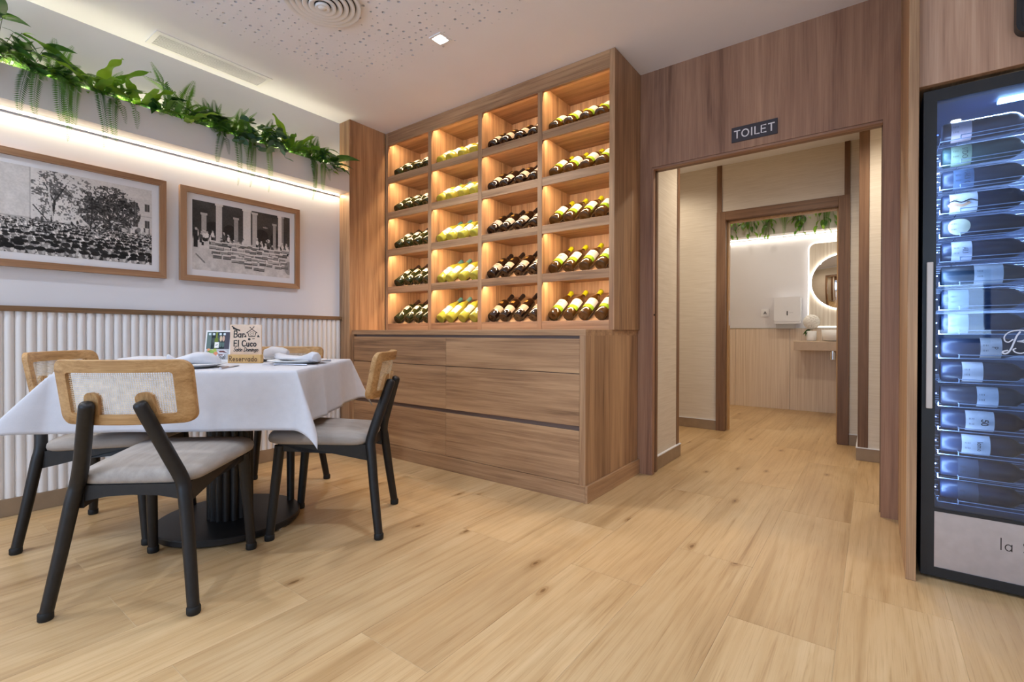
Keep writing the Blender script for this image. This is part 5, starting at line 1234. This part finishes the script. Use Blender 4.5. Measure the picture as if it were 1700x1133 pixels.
MB().lathe([(0, 0), (.045, 0), (.050, .01), (.050, .11), (.044, .114), (.042, .02), (0, .02)], 24).build('vase_body', PORC, vs, True)
MB().tube([(0, 0, .02), (.005, 0, .13), (0, 0, .19)], .003, 6).build('stem', STEM, vs)
PET = mat('white_petal', S(250, 247, 240), .7)
fl_ = MB(); rr_ = random.Random(4)
for k in range(130):
    z_ = 1-2*(k+.5)/130; a = k*2.39996; r_ = math.sqrt(1-z_*z_); n_ = Vector((r_*math.cos(a), r_*math.sin(a), z_)); c_ = Vector((.0, 0, .215))+n_*.078; u_ = n_.orthogonal().normalized(); v_ = n_.cross(u_)
    for j in range(4): t_ = j*PI/2+a; d_ = u_*math.cos(t_)+v_*math.sin(t_); e_ = n_.cross(d_); fl_.add([c_, c_+d_*.012+e_*.009+n_*.004, c_+d_*.022+n_*.002, c_+d_*.012-e_*.009+n_*.004], [(0, 1, 2, 3)])
fl_.build('flower_head', PET, vs)['kind'] = 'stuff'
for k in range(3): inst('leaf', M_BROAD[1], vs, (-.02, 0, .12), (.3, .4+.2*k, PI-.8+.8*k), .9)
# planter with ivy above the washroom wall
bp_ = thing('washroom_planter', (-.6, BY, 2.09), 'white lit planter box high on the washroom wall', 'planter')
MB().box(-1.98, .75, BY-.140, BY-.122, 2.085, 2.30, .001).build('front_board', PLANTERW, bp_, False, True)
MB().box(-1.98, .75, BY-.122, BY, 2.085, 2.10).build('bottom_board', PLANTERW, bp_, False, True)
MB().box(-1.95, .72, BY-.008, BY-.002, 2.072, 2.080).build('led_tape', mat('washroom_led_tape', (1, 1, 1, 1), .5, emit=(1, .93, .80, 1), es=3.0), bp_, False, True)
area('washroom_led', (-.6, BY-.02, 2.07), (0, -.4, -1), 2.6, .012, 4.5, (1.0, .90, .74)); area('washroom_uplight', (-.6, BY-.06, 2.22), (0, 0, 1), 2.6, .02, 10.0, (1.0, .92, .6))
def wplant(x, n, kind, lb):
    t = thing('hanging_ivy' if kind == 'ivy' else 'fern', (x, BY-.10, 2.27), lb, 'plant', 'plants in the washroom planter'); st = MB()
    for k in range(n if kind != 'ivy' else n*2):
        if kind == 'ivy':
            a = rp.uniform(-2.6, -.5); r_ = rp.uniform(.02, .12); z = rp.uniform(-.24, .02) if k % 3 == 0 else rp.uniform(-.10, .06); p_ = (r_*math.cos(a)*1.2, -.055-abs(r_*math.sin(a))*.4, z)
            inst('leaf', rp.choice(M_IVY), t, p_, (rp.uniform(-.4, .4), rp.uniform(.5, 1.3), a), rp.uniform(1.0, 1.6)); st.tube([(0, 0, .02), (p_[0]*.7, -.05, .03), p_], .0018, 4)
        else:
            inst('frond', F_HANG[k % 3], t, ((k-n/2)*.045, -.01, .02), (0, 0, -PI/2+(k-n/2)*.16), .95)
    if st.v: st.build('stems', STEM, t)
    return t
for x, n, kd, lb in ((-1.46, 12, 'ivy', 'ivy trailing beside the washroom door post'), (-1.22, 9, 'ivy', 'short ivy above the towel switch'), (-1.0, 9, 'ivy', 'bright ivy lit from below in the washroom planter'), (-.86, 6, 'fern', 'fern hanging over the middle of the washroom planter'), (-.68, 12, 'ivy', 'ivy with leaves hanging before the lit edge'), (-.45, 9, 'ivy', 'ivy above the mirror panel'), (-.30, 5, 'fern', 'fern over the round mirror')):
    wplant(x, n, kd, lb)
